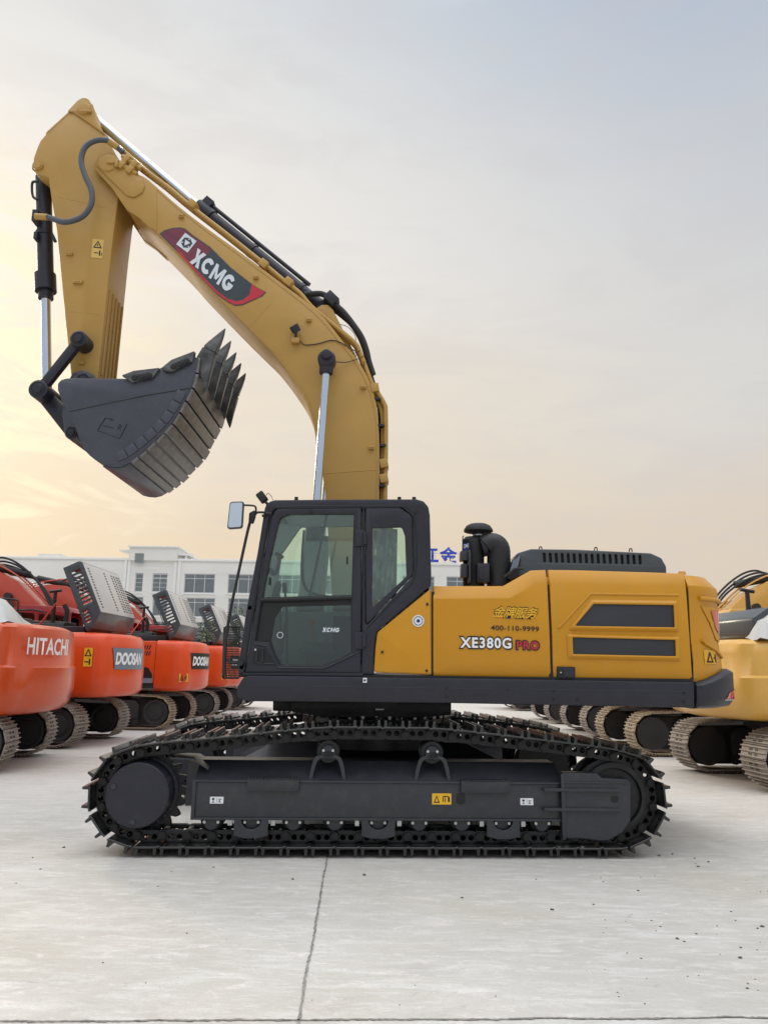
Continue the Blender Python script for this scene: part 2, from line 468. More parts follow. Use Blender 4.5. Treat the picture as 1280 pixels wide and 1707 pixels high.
class MB:
    def __init__(s):
        s.bm = bmesh.new(); s.mi = 0

    def face(s, vs):
        try:
            f = s.bm.faces.new(vs); f.material_index = s.mi; return f
        except ValueError:
            return None

    def poly(s, P):
        return s.face([s.bm.verts.new(p) for p in P])

    def box(s, x0, x1, y0, y1, z0, z1, M=None):
        P = [(x, y, z) for z in (z0, z1) for y in (y0, y1) for x in (x0, x1)]
        v = [s.bm.verts.new(M @ Vector(p) if M else p) for p in P]
        for q in ((0, 2, 3, 1), (4, 5, 7, 6), (0, 1, 5, 4), (2, 6, 7, 3), (0, 4, 6, 2), (1, 3, 7, 5)):
            s.face([v[i] for i in q])
        return s

    def prism(s, poly, y0, y1, M=None):
        """poly in XZ, extruded along Y"""
        n = len(poly)
        a = [s.bm.verts.new(M @ Vector((p[0], y0, p[1])) if M else (p[0], y0, p[1])) for p in poly]
        b = [s.bm.verts.new(M @ Vector((p[0], y1, p[1])) if M else (p[0], y1, p[1])) for p in poly]
        s.face(a); s.face(b[::-1])
        for i in range(n):
            s.face([a[i], b[i], b[(i + 1) % n], a[(i + 1) % n]])
        return s

    def loft(s, rings, cap=True, closed=True):
        V = [[s.bm.verts.new(p) for p in r] for r in rings]
        n = len(rings[0])
        for i in range(len(V) - 1):
            for j in range(n if closed else n - 1):
                s.face([V[i][j], V[i][(j + 1) % n], V[i + 1][(j + 1) % n], V[i + 1][j]])
        if cap and closed:
            s.face(V[0][::-1]); s.face(V[-1])
        return s

    def tube(s, P, r, seg=10, cap=True):
        P = [Vector(p) for p in P]
        rings = []
        up = Vector((0, 0, 1))
        prev = None
        for i, p in enumerate(P):
            t = (P[min(i + 1, len(P) - 1)] - P[max(i - 1, 0)])
            if t.length < 1e-9: t = Vector((0, 0, 1))
            t.normalize()
            if prev is None:
                a = t.cross(up)
                if a.length < .05: a = t.cross(Vector((0, 1, 0)))
            else:
                a = prev - t * prev.dot(t)
                if a.length < 1e-4: a = t.cross(Vector((0, 1, 0)))
            a.normalize(); prev = a
            b = t.cross(a)
            rr = r[i] if isinstance(r, (list, tuple)) else r
            rings.append([p + a * rr * cos(2 * pi * k / seg) + b * rr * sin(2 * pi * k / seg) for k in range(seg)])
        return s.loft(rings, cap)

    def cyl(s, p0, p1, r0, r1=None, seg=20):
        return s.tube([p0, p1], [r0, r0 if r1 is None else r1], seg)

    def lathe(s, prof, M=None, seg=24, cap=True):
        """prof list of (r, z) round local Z"""
        rings = []
        for r, z in prof:
            rings.append([(M @ Vector((r * cos(2 * pi * k / seg), r * sin(2 * pi * k / seg), z))) if M else Vector((r * cos(2 * pi * k / seg), r * sin(2 * pi * k / seg), z)) for k in range(seg)])
        return s.loft(rings, cap)

    def slab(s, path, y0, y1, th, closed=False):
        """thick curved sheet: path in XZ, offset by th along the left normal"""
        n = len(path); off = []
        for i in range(n):
            a = Vector(path[max(i - 1, 0)]); b = Vector(path[min(i + 1, n - 1)])
            t = (b - a).normalized(); nn = Vector((-t.y, t.x))
            off.append(Vector(path[i]) + nn * th)
        rings = []
        for p, q in zip(path, off):
            rings.append([(p[0], y0, p[1]), (p[0], y1, p[1]), (q.x, y1, q.y), (q.x, y0, q.y)])
        return s.loft(rings)

    def mesh(s, bevel=0, seg=2, ang=30):
        bmesh.ops.remove_doubles(s.bm, verts=s.bm.verts, dist=1e-6)
        bmesh.ops.recalc_face_normals(s.bm, faces=s.bm.faces)
        if bevel:
            es = [e for e in s.bm.edges if len(e.link_faces) == 2 and e.calc_face_angle(0) > R(ang)]
            if es:
                bmesh.ops.bevel(s.bm, geom=es, offset=bevel, segments=seg, affect='EDGES', profile=.5, clamp_overlap=True)
        me = bpy.data.meshes.new('mesh'); s.bm.to_mesh(me); s.bm.free()
        return me

    def build(s, name, mats, parent=None, bevel=0, seg=2, **k):
        me = s.mesh(bevel, seg)
        if name not in SPLIT:
            return place(me, name, mats, parent, **k)
        o = None
        for m_ in islands(me):
            o = place(m_, name, mats, parent, **k)
        return o


def curve_mesh(loops, thick, bevel=0.0, res=1):
    """loops of XZ points (first outer, rest holes) -> plate mesh centred on Y=0"""
    cu = bpy.data.curves.new('c', 'CURVE'); cu.dimensions = '2D'; cu.fill_mode = 'BOTH'
    for lp in loops:
        sp = cu.splines.new('POLY'); sp.points.add(len(lp) - 1)
        for p, q in zip(sp.points, lp):
            p.co = (q[0], q[1], 0, 1)
        sp.use_cyclic_u = True
    cu.extrude = max(thick / 2 - bevel, 0)
    cu.bevel_depth = bevel; cu.bevel_resolution = res; cu.offset = -bevel
    ob = bpy.data.objects.new('c', cu); col.objects.link(ob)
    dg = bpy.context.evaluated_depsgraph_get()
    me = bpy.data.meshes.new_from_object(ob.evaluated_get(dg))
    bpy.data.objects.remove(ob); bpy.data.curves.remove(cu)
    me.transform(Matrix(((1, 0, 0, 0), (0, 0, -1, 0), (0, 1, 0, 0), (0, 0, 0, 1))))
    return me


def plate(name, mats, parent, loops, Y0, Y1, bevel=.006, M=None, **k):
    me = curve_mesh(loops, abs(Y1 - Y0), min(bevel, abs(Y1 - Y0) / 2.2))
    me.transform(Matrix.Translation((0, (Y0 + Y1) / 2, 0)))
    if M: me.transform(M)
    bm = bmesh.new(); bm.from_mesh(me); bmesh.ops.remove_doubles(bm, verts=bm.verts, dist=1e-5); bmesh.ops.recalc_face_normals(bm, faces=bm.faces); bm.to_mesh(me); bm.free()
    me.materials.clear()
    return place(me, name, mats, parent, **k)


def text_mesh(s, fn, bold=0.0, spacing=1.0, shear=0.0, mx=1.0):
    """letters as a flat mesh; fn(s,t) maps the text's bounding box (0..1,0..1) to a point"""
    cu = bpy.data.curves.new('t', 'FONT'); cu.body = s; cu.offset = bold; cu.space_character = spacing; cu.shear = shear
    cu.resolution_u = 4
    ob = bpy.data.objects.new('t', cu); col.objects.link(ob)
    dg = bpy.context.evaluated_depsgraph_get()
    me = bpy.data.meshes.new_from_object(ob.evaluated_get(dg))
    bpy.data.objects.remove(ob); bpy.data.curves.remove(cu)
    me.materials.clear()
    x0 = min(v.co.x for v in me.vertices); x1 = max(v.co.x for v in me.vertices)
    y0 = min(v.co.y for v in me.vertices); y1 = max(v.co.y for v in me.vertices)
    for v in me.vertices:
        v.co = Vector(fn((v.co.x - x0) / (x1 - x0), (v.co.y - y0) / (y1 - y0)))
    return me


def quad_fn(bl, br, tl, Y, grow=0.0):
    a = at(*bl, Y); b = at(*br, Y); c = at(*tl, Y)
    ex = b - a; ey = c - a

    def f(s, t):
        if grow:
            s = -grow * ey.length / ex.length + s * (1 + 2 * grow * ey.length / ex.length); t = -grow + t * (1 + 2 * grow)
        return a + ex * s + ey * t
    return f


def ring(cx, cz, r, n=24, a0=0, a1=2 * pi):
    return [(cx + r * cos(a0 + (a1 - a0) * k / n), cz + r * sin(a0 + (a1 - a0) * k / n)) for k in range(n)]


def brand_mesh(fn, shear=.12):
    """heavy block letters X C M G; fn(s,t) maps the word's box to a point"""
    b = MB()
    W = 4.25

    def P(x, y): return b.bm.verts.new(fn((x + shear * y) / (W + shear), y))

    def quad(q): b.face([P(*p) for p in q])
    quad([(0, 0), (.33, 0), (.95, 1), (.62, 1)]); quad([(.0, 1), (.34, 1), (.40, .65), (.272, .44)]); quad([(.95, 0), (.61, 0), (.55, .35), (.68, .56)])

    def arc(cx, a0, a1, n=14):
        for k in range(n):
            u = a0 + (a1 - a0) * k / n; v = a0 + (a1 - a0) * (k + 1) / n
            quad([(cx + .5 * cos(u), .5 + .5 * sin(u)), (cx + .5 * cos(v), .5 + .5 * sin(v)), (cx + .24 * cos(v), .5 + .22 * sin(v)), (cx + .24 * cos(u), .5 + .22 * sin(u))])
    arc(1.52, R(42), R(318)); arc(3.72, R(38), R(322))
    quad([(4.115, .19), (4.20, .335), (3.955, .335), (3.91, .365)])
    quad([(3.72, .54), (4.22, .54), (4.20, .34), (3.72, .34)])
    quad([(2.06, 0), (2.30, 0), (2.30, 1), (2.06, 1)]); quad([(2.88, 0), (3.13, 0), (3.13, 1), (2.88, 1)])
    quad([(2.305, 1), (2.305, .56), (2.52, .12), (2.66, .30)]); quad([(2.875, 1), (2.875, .56), (2.68, .12), (2.53, .30)])
    me = bpy.data.meshes.new('word'); b.bm.to_mesh(me); b.bm.free()
    return me

# ================================================================== MAIN EXCAVATOR
EX = root('excavator', 'large yellow tracked excavator in the foreground, boom raised, digging bucket curled up', 'excavator', (0, 8.65, 0))
Y0 = 7.15          # near side of the upper structure
YC = 8.65


def rw(px, py, Y, r):
    return (at(px + r, py, Y) - at(px, py, Y)).length


def capsule(p, q, rp, rq, n=10):
    p = Vector(p); q = Vector(q); d = (q - p).normalized(); a = atan2(d.y, d.x)
    o = [(p.x + rp * cos(a + pi / 2 + pi * k / n), p.y + rp * sin(a + pi / 2 + pi * k / n)) for k in range(n + 1)]
    o += [(q.x + rq * cos(a - pi / 2 + pi * k / n), q.y + rq * sin(a - pi / 2 + pi * k / n)) for k in range(n + 1)]
    return o


def pin(name, px, py, Y, rpx, y0, y1, m='dark_paint', parent=EX, cap=True):
    x, z = xz(px, py, Y); r = rw(px, py, Y, rpx)
    b = MB().lathe([(0.001, 0), (r * .8, 0), (r, .012), (r, y1 - y0)], Matrix.Translation((x, y0, z)) @ Matrix.Rotation(-pi / 2, 4, 'X'), 28)
    if cap:
        b.lathe([(0.001, 0), (r * .45, 0), (r * .5, .006), (r * .5, .03)], Matrix.Translation((x, y0 - .014, z)) @ Matrix.Rotation(-pi / 2, 4, 'X'), 20)
        b.lathe([(r * .68, .0), (r * .74, -.006), (r * .78, .004)], Matrix.Translation((x, y0, z)) @ Matrix.Rotation(-pi / 2, 4, 'X'), 28, cap=False)
    return b.build(name, m, parent)


def poly_strip(P, Y, w, name, m, parent, closed=False):
    b = MB(); b.tube([at(x, y, Y) for x, y in P], w, 6); return b.build(name, m, parent)


def label_quad(parent, bl, br, tl, Y, color='label_yellow', name='warning_label', marks=True, ink='black'):
    """flat sticker with a triangle and a small figure"""
    a = at(*bl, Y); b = at(*br, Y); c = at(*tl, Y); ex = b - a; ey = c - a
    P = lambda s, t, k=0: a + ex * s + ey * t + Vector((0, -.0015 * k, 0))
    mb = MB(); mb.poly([P(0, 0), P(1, 0), P(1, 1), P(0, 1)])
    o = mb.build(name, color, parent)
    if marks:
        g = MB()
        W, H = ex.length, ey.length
        wide = W > H
        cx, cy, s = (.27, .5, .36) if wide else (.5, .73, .2)
        sx = s * (H / W) if wide else .40; sy = s if wide else .20
        tri = [(cx - sx, cy - sy), (cx + sx, cy - sy), (cx, cy + sy)]
        inn = [(cx - sx * .62, cy - sy * .72), (cx + sx * .62, cy - sy * .72), (cx, cy + sy * .5)]
        for i in range(3):
            j = (i + 1) % 3
            g.poly([P(*tri[i], 1), P(*tri[j], 1), P(*inn[j], 1), P(*inn[i], 1)])
        g.poly([P(cx - sx * .1, cy - sy * .5, 1), P(cx + sx * .1, cy - sy * .5, 1), P(cx + sx * .1, cy + sy * .1, 1), P(cx - sx * .1, cy + sy * .1, 1)])
        fx, fy = (.72, .5) if wide else (.55, .27)
        ux = .04 if wide else .08; uy = .28 if wide else .14
        g.poly([P(fx + ux * 1.5, fy - uy, 1), P(fx + ux * 3, fy - uy, 1), P(fx + ux * 3, fy + uy, 1), P(fx + ux * 1.5, fy + uy, 1)])
        g.poly([P(fx - ux * 4, fy - uy * .15, 1), P(fx + ux, fy - uy * .15, 1), P(fx + ux, fy + uy * .15, 1), P(fx - ux * 4, fy + uy * .15, 1)])
        g.poly([P(fx + ux * 4, fy - uy, 1), P(fx + ux * 4.8, fy - uy, 1), P(fx + ux * 4.8, fy + uy * .3, 1), P(fx + ux * 4, fy + uy * .3, 1)])
        g.build('pictogram', ink, o)
    return o


# ---- boom
BN, BF = 8.28, 9.02
boom_px = [(213, 285), (240, 294), (262, 312), (300, 345), (347, 381), (406, 424), (458, 463), (511, 503), (544, 534), (574, 572), (592, 594),
           (613, 629), (625, 663), (630, 694), (632, 730), (632, 830), (630, 1105), (560, 1105), (543, 830), (538, 795), (529, 750), (522, 707), (506, 661), (483, 625), (466, 602),
           (450, 583), (422, 556), (385, 519), (326, 458), (305, 434), (255, 383), (232, 362), (213, 350)]
# smooth the heel of the boom
top = boom_px[:16]; bot = boom_px[18:]
topc = [tuple(p) for p in smooth([Vector(p) for p in top[:15]], 3)] + [(632, 830), (630, 1105), (560, 1105)]
botc = [tuple(p) for p in smooth([Vector(p) for p in bot], 3)]
boom_xz = pts(topc + botc, BN)
boom = MB().prism(boom_xz, BN, BF).build('boom', 'boom_paint', EX, bevel=.012)
# inset top/bottom plate edge lines (weld seams)
for P in ([(232, 361), (262, 387), (310, 436), (330, 459), (388, 519), (424, 554), (452, 580), (486, 621), (510, 659), (526, 706), (533, 750), (545, 830)],
          [(262, 316), (300, 350), (346, 386), (404, 429), (456, 468), (508, 508), (541, 539), (570, 576), (588, 598), (608, 632), (620, 665), (626, 696), (628, 730), (628, 830)]):
    poly_strip([tuple(p) for p in smooth([Vector(p) for p in P], 3)], BN - .001, .0045, 'weld_seam', 'boom_paint', boom)
poly_strip([(452, 505), (416, 546)], BN, .003, 'weld_seam', 'boom_paint', boom)
poly_strip([(541, 789), (631, 783)], BN, .004, 'weld_seam', 'boom_paint', boom)
# fork lugs carrying the arm pivot
lug_px = [(159, 283), (158, 272), (163, 262), (172, 256), (184, 254), (195, 260), (204, 273), (214, 284), (245, 298), (262, 313), (262, 385), (250, 380), (232, 363), (212, 350), (186, 312)]
for ya, yb in ((8.272, 8.35), (8.95, 9.028)):
    plate('fork_lug', 'boom_paint', boom, [pts(lug_px, BN)], ya, yb, .008)
rp = [(161, 277), (163, 266), (172, 257), (184, 256), (196, 262), (206, 277), (238, 300), (242, 312), (238, 322), (224, 330), (212, 327)]
plate('pivot_plate', 'boom_paint', boom, [fillet(pts(rp, 8.27), .04)], 8.252, 8.274, .008)
pb = MB()
x, z = xz(180, 272, 8.25)
pb.lathe([(.001, 0), (.10, 0), (.115, .01), (.115, .05)], Matrix.Translation((x, 8.235, z)) @ Matrix.Rotation(-pi / 2, 4, 'X'), 28)
pb.box(x + .0, x + .13, 8.215, 8.25, z - .02, z + .025, None)
pb.box(x + .10, x + .14, 8.205, 8.25, z - .07, z + .03, None)
pb.build('pivot_pin', 'boom_paint', boom, bevel=.006)
# bracket for the arm cylinder
bk = [(522, 528), (527, 514), (536, 508), (547, 508), (555, 516), (578, 562), (612, 632), (590, 640), (540, 560)]
for ya in (8.42, 8.83):
    plate('cylinder_bracket', 'boom_paint', boom, [fillet(pts(bk, 8.42), .03)], ya, ya + .05, .006)
# small mounting lugs on the side
for (px, py) in ((303, 361), (427, 463), (515, 534), (606, 646), (619, 747)):
    x, z = xz(px, py, BN)
    b = MB(); b.box(x - .03, x + .03, BN - .03, BN + .005, z - .022, z + .02)
    b.cyl((x - .012, BN - .045, z - .0), (x - .012, BN, z), .010, seg=8); b.cyl((x + .015, BN - .045, z), (x + .015, BN, z), .010, seg=8)
    b.build('mounting_lug', 'boom_paint', boom, bevel=.003)
# decal
dz = BN - .004
dec = [(266, 390), (274, 384), (287, 380), (301, 379), (309, 381), (322, 392), (350, 411), (385, 446), (417, 471), (430, 480), (444, 487), (437, 494), (404, 509), (392, 510), (380, 504), (361, 491), (330, 459), (300, 424)]
d1 = MB(); d1.poly([at(x, y, dz) for x, y in dec]); decal = d1.build('boom_decal', 'decal_dark', boom)
d2 = MB(); d2.poly([at(x, y, dz - .001) for x, y in [(269, 391), (275, 386), (288, 381.5), (301, 380.5), (308, 382), (322, 393.5), (352, 415), (344, 428), (318, 436), (300, 420)]]); d2.build('decal_pattern', 'maroon', decal)
d3 = MB()
d3.poly([at(x, y, dz - .002) for x, y in [(292, 411), (302, 421), (334, 456), (363, 486), (380, 498), (394, 502), (405, 500), (416, 491), (420, 473), (430, 481), (442, 487), (434, 494), (404, 507), (391, 508), (381, 503), (361, 489), (330, 457), (300, 424)]])
d3.build('decal_stripe', 'red_paint', decal)
# dot grid in the pattern
g = MB()
for i in range(14):
    for j in range(7):
        px = 276 + i * 4.4 + j * 1.2 + (j % 2) * 2; py = 385 + i * 2.6 + j * 4.2
        if px < 281 + (py - 385) * .9 - 4 and py > 391: continue
        if not (270 < px < 340 and py < 415 and py > 383 + max(0, (px - 305) * .72) and py < 393 + (px - 268) * .95): continue
        p = at(px, py, dz - .003); s = .007
        g.poly([p + Vector((-s, 0, 0)), p + Vector((0, 0, -s)), p + Vector((s, 0, 0)), p + Vector((0, 0, s))])
g.build('decal_dots', 'decal_dark', decal)
# hexagon / triangle emblem
em = MB()
em.poly([at(x, y, dz - .004) for x, y in [(309, 388), (328, 402), (313, 421), (294, 407)]])
em = em.build('emblem', 'silver_text', decal)
ctr = Vector((311.5, 404.5)); u_ = Vector((19, 14)).normalized(); v_ = Vector((-14, 19)).normalized()
h = MB()
h.poly([at((ctr + u_ * 9.6 * sin(k * pi / 3) + v_ * 9.6 * cos(k * pi / 3)).x, (ctr + u_ * 9.6 * sin(k * pi / 3) + v_ * 9.6 * cos(k * pi / 3)).y, dz - .006) for k in range(6)])
hm = h.build('emblem_mark', 'decal_dark', em)
h = MB()
h.poly([at((ctr + u_ * 6.2 * sin(k * 2 * pi / 3) + v_ * 6.2 * cos(k * 2 * pi / 3)).x, (ctr + u_ * 6.2 * sin(k * 2 * pi / 3) + v_ * 6.2 * cos(k * 2 * pi / 3)).y, dz - .008) for k in range(3)])
for k in range(3):
    a = k * 2 * pi / 3 + pi / 3; c_ = ctr + u_ * 8 * sin(a) + v_ * 8 * cos(a); t_ = u_ * cos(a) - v_ * sin(a); r_ = u_ * sin(a) + v_ * cos(a)
    h.poly([at(q.x, q.y, dz - .008) for q in (c_ - t_ * .8 - r_ * 2.2, c_ + t_ * .8 - r_ * 2.2, c_ + t_ * .8 + r_ * 2.2, c_ - t_ * .8 + r_ * 2.2)])
h.build('emblem_triangle', 'silver_text', em)
place(brand_mesh(quad_fn((316, 437), (384, 491), (328, 412), dz - .006)), 'lettering', 'silver_text', decal)
# lamp and its cable on the boom side
lp = MB()
x, z = xz(495, 553, BN)
lp.cyl((x - .03, BN - .10, z + .03), (x + .01, BN - .06, z - .03), .055, .05, 14)
lp.cyl((x, BN - .06, z - .03), (x - .01, BN - .05, z - .12), .014, seg=8)
lp = lp.build('work_lamp', 'dark_paint', boom)
b = MB(); b.box(x - .05, x + .04, BN - .07, BN + .002, z - .16, z - .10); b.build('lamp_bracket', 'boom_paint', lp, bevel=.004)
b = MB()
b.tube(smooth([at(500, 568, BN - .03), at(506, 574, BN - .02), at(513, 575, BN - .01), at(530, 573, BN - .01), at(555, 567, BN - .01), at(575, 575, BN - .01), at(596, 588, BN - .01)], 5), .006, 6)
b.tube(smooth([at(559, 603, BN - .12), at(575, 604, BN - .03), at(592, 600, BN - .02), at(606, 594, BN - .02)], 5), .005, 6)
b.build('cable', 'black', boom)
# rigid hydraulic pipes along the top (boom coloured) with clamps
pp = [(204, 250), (222, 266), (243, 284), (280, 312), (322, 347), (380, 392), (440, 440), (470, 465), (500, 489), (518, 510), (550, 537), (590, 570), (599, 585), (606, 603), (616, 630), (622, 643), (640, 672), (643, 690), (643, 760), (642, 830), (640, 1000)]
for dy, nm, off in ((8.33, 0, 0), (8.41, 1, 3)):
    b = MB(); b.tube(smooth([at(x - off * .7, y + off, dy) for x, y in pp], 4), .026, 10); b.build('hydraulic_pipe', 'boom_paint', boom)
b = MB(); b.tube(smooth([at(x, y, 8.37) for x, y in [(602, 590), (612, 634), (626, 664), (636, 690), (637, 740), (636, 830), (634, 1000)]], 4), .020, 10)
b.build('hydraulic_pipe', 'boom_paint', boom)
b = MB()
for px, py in ((323, 345), (441, 444), (482, 474), (625, 650), (640, 775), (640, 800)):
    p = at(px, py, 8.36)
    b.box(-.05, .05, -.09, .09, -.045, .045, Matrix.Translation(p) @ Matrix.Rotation(R(40 if px < 600 else 80), 4, 'Y'))
b.build('pipe_clamp', 'boom_paint', boom, bevel=.006)
b = MB()
for px, py in ((213, 268), (226, 277), (205, 278), (219, 286)):
    p = at(px, py, 8.28)
    b.box(-.035, .035, -.06, .06, -.05, .05, Matrix.Translation(p) @ Matrix.Rotation(R(38), 4, 'Y'))
    b.cyl(p + Vector((-.06, -.02, .05)), p + Vector((.08, -.02, -.05)), .028, seg=10)
b.build('hose_fitting', 'boom_paint', boom, bevel=.005)
# black hoses over the knee
for Yh, P in ((8.45, [(508, 491), (520, 490), (536, 490), (547, 496), (556, 506), (572, 520), (590, 543), (603, 563), (611, 585), (615, 603), (622, 625)]),
              (8.55, [(548, 508), (556, 515), (568, 524), (586, 540), (600, 562), (609, 585), (613, 602), (619, 626)])):
    b = MB(); b.tube(smooth([at(x, y, Yh) for x, y in P], 5), .035, 10); b.build('hydraulic_hose', 'rubber', boom)
for Yh, P in ((8.47, [(619, 628), (627, 655), (632, 690), (634.5, 740), (634.5, 830), (632, 1000)]), (8.55, [(615, 612), (624, 640), (633, 672), (638.5, 700), (638.5, 760), (638, 830), (635, 1000)])):
    b = MB(); b.tube(smooth([at(x, y, Yh) for x, y in P], 5), .016, 8); b.build('hydraulic_hose', 'rubber', boom)
b = MB()
for px, py in ((629, 668), (635, 712), (638, 745), (637, 812)):
    p = at(px, py, 8.36); b.box(p.x - .035, p.x + .035, 8.28, 8.56, p.z - .012, p.z + .012)
b.build('pipe_clamp', 'dark_paint', boom)
b = MB(); p = at(553, 503, 8.5); b.box(-.08, .08, -.12, .12, -.06, .06, Matrix.Translation(p) @ Matrix.Rotation(R(45), 4, 'Y')); b.build('hose_clamp', 'dark_paint', boom, bevel=.01)
b = MB()
b.tube(smooth([at(567, 541, 8.4), at(580, 545, 8.38), at(592, 560, 8.36), at(593, 580, 8.36), at(594, 594, 8.34)], 5), .004, 6)
b.tube(smooth([at(588, 590, 8.3), at(600, 584, 8.3)], 5), .004, 6)
b.tube(smooth([at(608, 602, 8.3), at(606, 615, 8.3), at(610, 626, 8.3)], 5), .004, 6)
b.build('cable', 'black', boom)

# ---- arm
AN, AF = 8.36, 8.94
arm_px = [(131, 170), (139, 168), (148, 170), (155, 177), (158, 186), (161, 202), (170, 218), (182, 236), (194, 258), (203, 288), (200, 318), (196, 340), (189, 395), (180, 478), (164, 629),
          (158, 642), (146, 650), (132, 648), (122, 638), (119, 626), (110, 540), (102, 455), (95, 382), (86, 330), (81, 295), (66, 291), (58, 286), (55, 276), (57, 262), (63, 245), (68, 234), (76, 225), (77, 220), (112, 188), (122, 176)]
arm = MB().prism(pts(arm_px, AN), AN, AF).build('arm', 'boom_paint', EX, bevel=.012)
poly_strip([(79, 222), (114, 190), (124, 190), (180, 228)], AN, .005, 'weld_seam', 'boom_paint', arm)
poly_strip([(95, 327), (140, 338), (176, 346)], AN, .003, 'weld_seam', 'boom_paint', arm)
poly_strip([(111, 518), (168, 524)], AN, .003, 'weld_seam', 'boom_paint', arm)
# nose plate (thicker cheeks round the top pin and the cylinder pin)
plate('pin_cheek', 'boom_paint', arm, [fillet(pts([(131, 169), (139, 167), (148, 169), (156, 176), (159, 186), (161, 202), (172, 219), (178, 227), (150, 207), (122, 188), (113, 188)], AN), .02)], AN - .02, AN, .006)
b = MB(); x, z = xz(142, 184, AN)
b.lathe([(.001, 0), (.07, 0), (.08, .01), (.08, .05)], Matrix.Translation((x, AN - .045, z)) @ Matrix.Rotation(-pi / 2, 4, 'X'), 24)
b.box(x - .03, x + .10, AN - .055, AN - .02, z - .06, z - .03); b.build('arm_pin', 'boom_paint', arm, bevel=.005)
b = MB(); x, z = xz(64, 277, AN)
b.lathe([(.001, 0), (.042, 0), (.046, .01), (.046, .03)], Matrix.Translation((x, AN - .03, z)) @ Matrix.Rotation(-pi / 2, 4, 'X'), 24)
b.lathe([(.055, 0), (.062, 0), (.062, .02), (.055, .02)], Matrix.Translation((x, AN - .02, z)) @ Matrix.Rotation(-pi / 2, 4, 'X'), 24)
b.build('arm_pin', 'boom_paint', arm)
for (px, py, s) in ((117, 424, 1), (131, 471, 1.6), (138, 606, .8)):
    x, z = xz(px, py, AN); b = MB()
    b.box(x - .035 * s, x + .035 * s, AN - .03, AN + .003, z - .02, z + .02, None)
    for q in (-.018, .018): b.cyl((x + q, AN - .042, z), (x + q, AN, z), .008, seg=8)
    b.build('mounting_lug', 'boom_paint', arm, bevel=.003)
label_quad(arm, (152, 429), (171, 431), (155, 398), AN - .004, 'label_faint')
# reflection lines on the arm's inner face, put into the shape as ridges
b = MB()
for yy in (8.44, 8.55, 8.66, 8.77, 8.88):
    b.tube([Vector((xz(181, 478, AN)[0], yy, xz(181, 478, AN)[1])), Vector((xz(166, 622, AN)[0], yy, xz(166, 622, AN)[1]))], .012, 8)
b.build('reflection_ridge', 'boom_paint', arm)
# big looping hose at the arm
b = MB(); b.tube(smooth([at(62, 362, 8.2), at(80, 362, 8.18), at(108, 370, 8.16), at(136, 362, 8.16), at(152, 342, 8.16), at(153, 318, 8.16), at(142, 292, 8.16), at(136, 268, 8.16), at(142, 246, 8.16), at(158, 235, 8.18), at(178, 234, 8.2), at(192, 243, 8.24), at(206, 254, 8.28)], 6), .033, 12)
hz = b.build('hydraulic_hose', 'hose_grey', arm)
b = MB(); b.tube([at(182, 236, 8.21), at(197, 246, 8.25)], .038, 12); b.tube([at(60, 361, 8.2), at(80, 362, 8.18)], .038, 12)
b.build('hose_ferrule', 'boom_paint', hz)

# ---- arm cylinder (top)
b = MB()
pA = at(332, 346, YC); pB = at(541, 516, YC); r = rw(420, 420, YC, 11)
b.tube([pA, pB], r, 24)
d = (pB - pA).normalized()
b.tube([pA - d * .02, pA + d * .22], r * 1.22, 24)
b.tube([pB - d * .1, pB], r * 1.1, 24)
b.tube([pA + (pB - pA) * .42, pA + (pB - pA) * .42 + d * .05], r * 1.15, 24)
b.tube([pA + (pB - pA) * .8, pA + (pB - pA) * .8 + d * .05], r * 1.15, 24)
b.lathe([(.001, -.12), (.10, -.12), (.10, .12), (.001, .12)], Matrix.Translation(at(543, 520, YC)) @ Matrix.Rotation(pi / 2, 4, 'X'), 24)
cyl1 = b.build('arm_cylinder', 'dark_paint', EX)
b = MB()
for q in (Vector((.0, 0, .16)),):
    b.tube([pA + d * .12 + q, pA + d * .2 + q, pB - d * .25 + q], .026, 10)
b.box(-.06, .06, -.06, .06, -.02, .09, Matrix.Translation(pA + d * .12 + Vector((0, 0, .1))) @ Matrix.Rotation(R(40), 4, 'Y'))
b.build('cylinder_pipe', 'dark_paint', cyl1)
b = MB(); b.tube([at(150, 190, YC), pA], rw(250, 270, YC, 7.5), 24)
b.build('cylinder_rod', 'chrome', cyl1)
b = MB(); b.lathe([(.001, -.13), (.09, -.13), (.09, .13), (.001, .13)], Matrix.Translation(at(146, 186, YC)) @ Matrix.Rotation(pi / 2, 4, 'X'), 24)
b.build('rod_eye', 'boom_paint', cyl1)

# ---- bucket cylinder
b = MB()
c0 = at(73, 296, YC); c1 = at(77, 462, YC)
r = rw(74, 380, YC, 12.5); b.tube([c0, c1], r, 28)
b.tube([at(76, 458, YC), at(77, 486, YC)], r * 1.35, 28); b.tube([at(77, 486, YC), at(77, 498, YC)], r * .95, 28)
b.tube([at(74.5, 388, YC), at(74.6, 394, YC)], r * 1.12, 28)
b.lathe([(.001, -.12), (.09, -.12), (.09, .12), (.001, .12)], Matrix.Translation(at(73, 288, YC)) @ Matrix.Rotation(pi / 2, 4, 'X'), 24)
cyl2 = b.build('bucket_cylinder', 'dark_paint', EX)
b = MB(); b.tube(smooth([at(64, 303, 8.5), at(55, 304, 8.5), at(54, 318, 8.5), at(56, 328, 8.5), at(63, 333, 8.5)], 4), .016, 8)
b.box(*sorted((at(57, 360, 8.5).x, at(66, 360, 8.5).x)), 8.45, 8.6, at(60, 371, 8.5).z, at(60, 353, 8.5).z)
b.box(*sorted((at(57, 388, 8.5).x, at(66, 360, 8.5).x)), 8.5, 8.6, at(60, 397, 8.5).z, at(60, 386, 8.5).z)
b.cyl(at(88, 392, 8.55), at(93, 403, 8.55), .02, seg=8)
b.build('cylinder_fitting', 'dark_paint', cyl2)
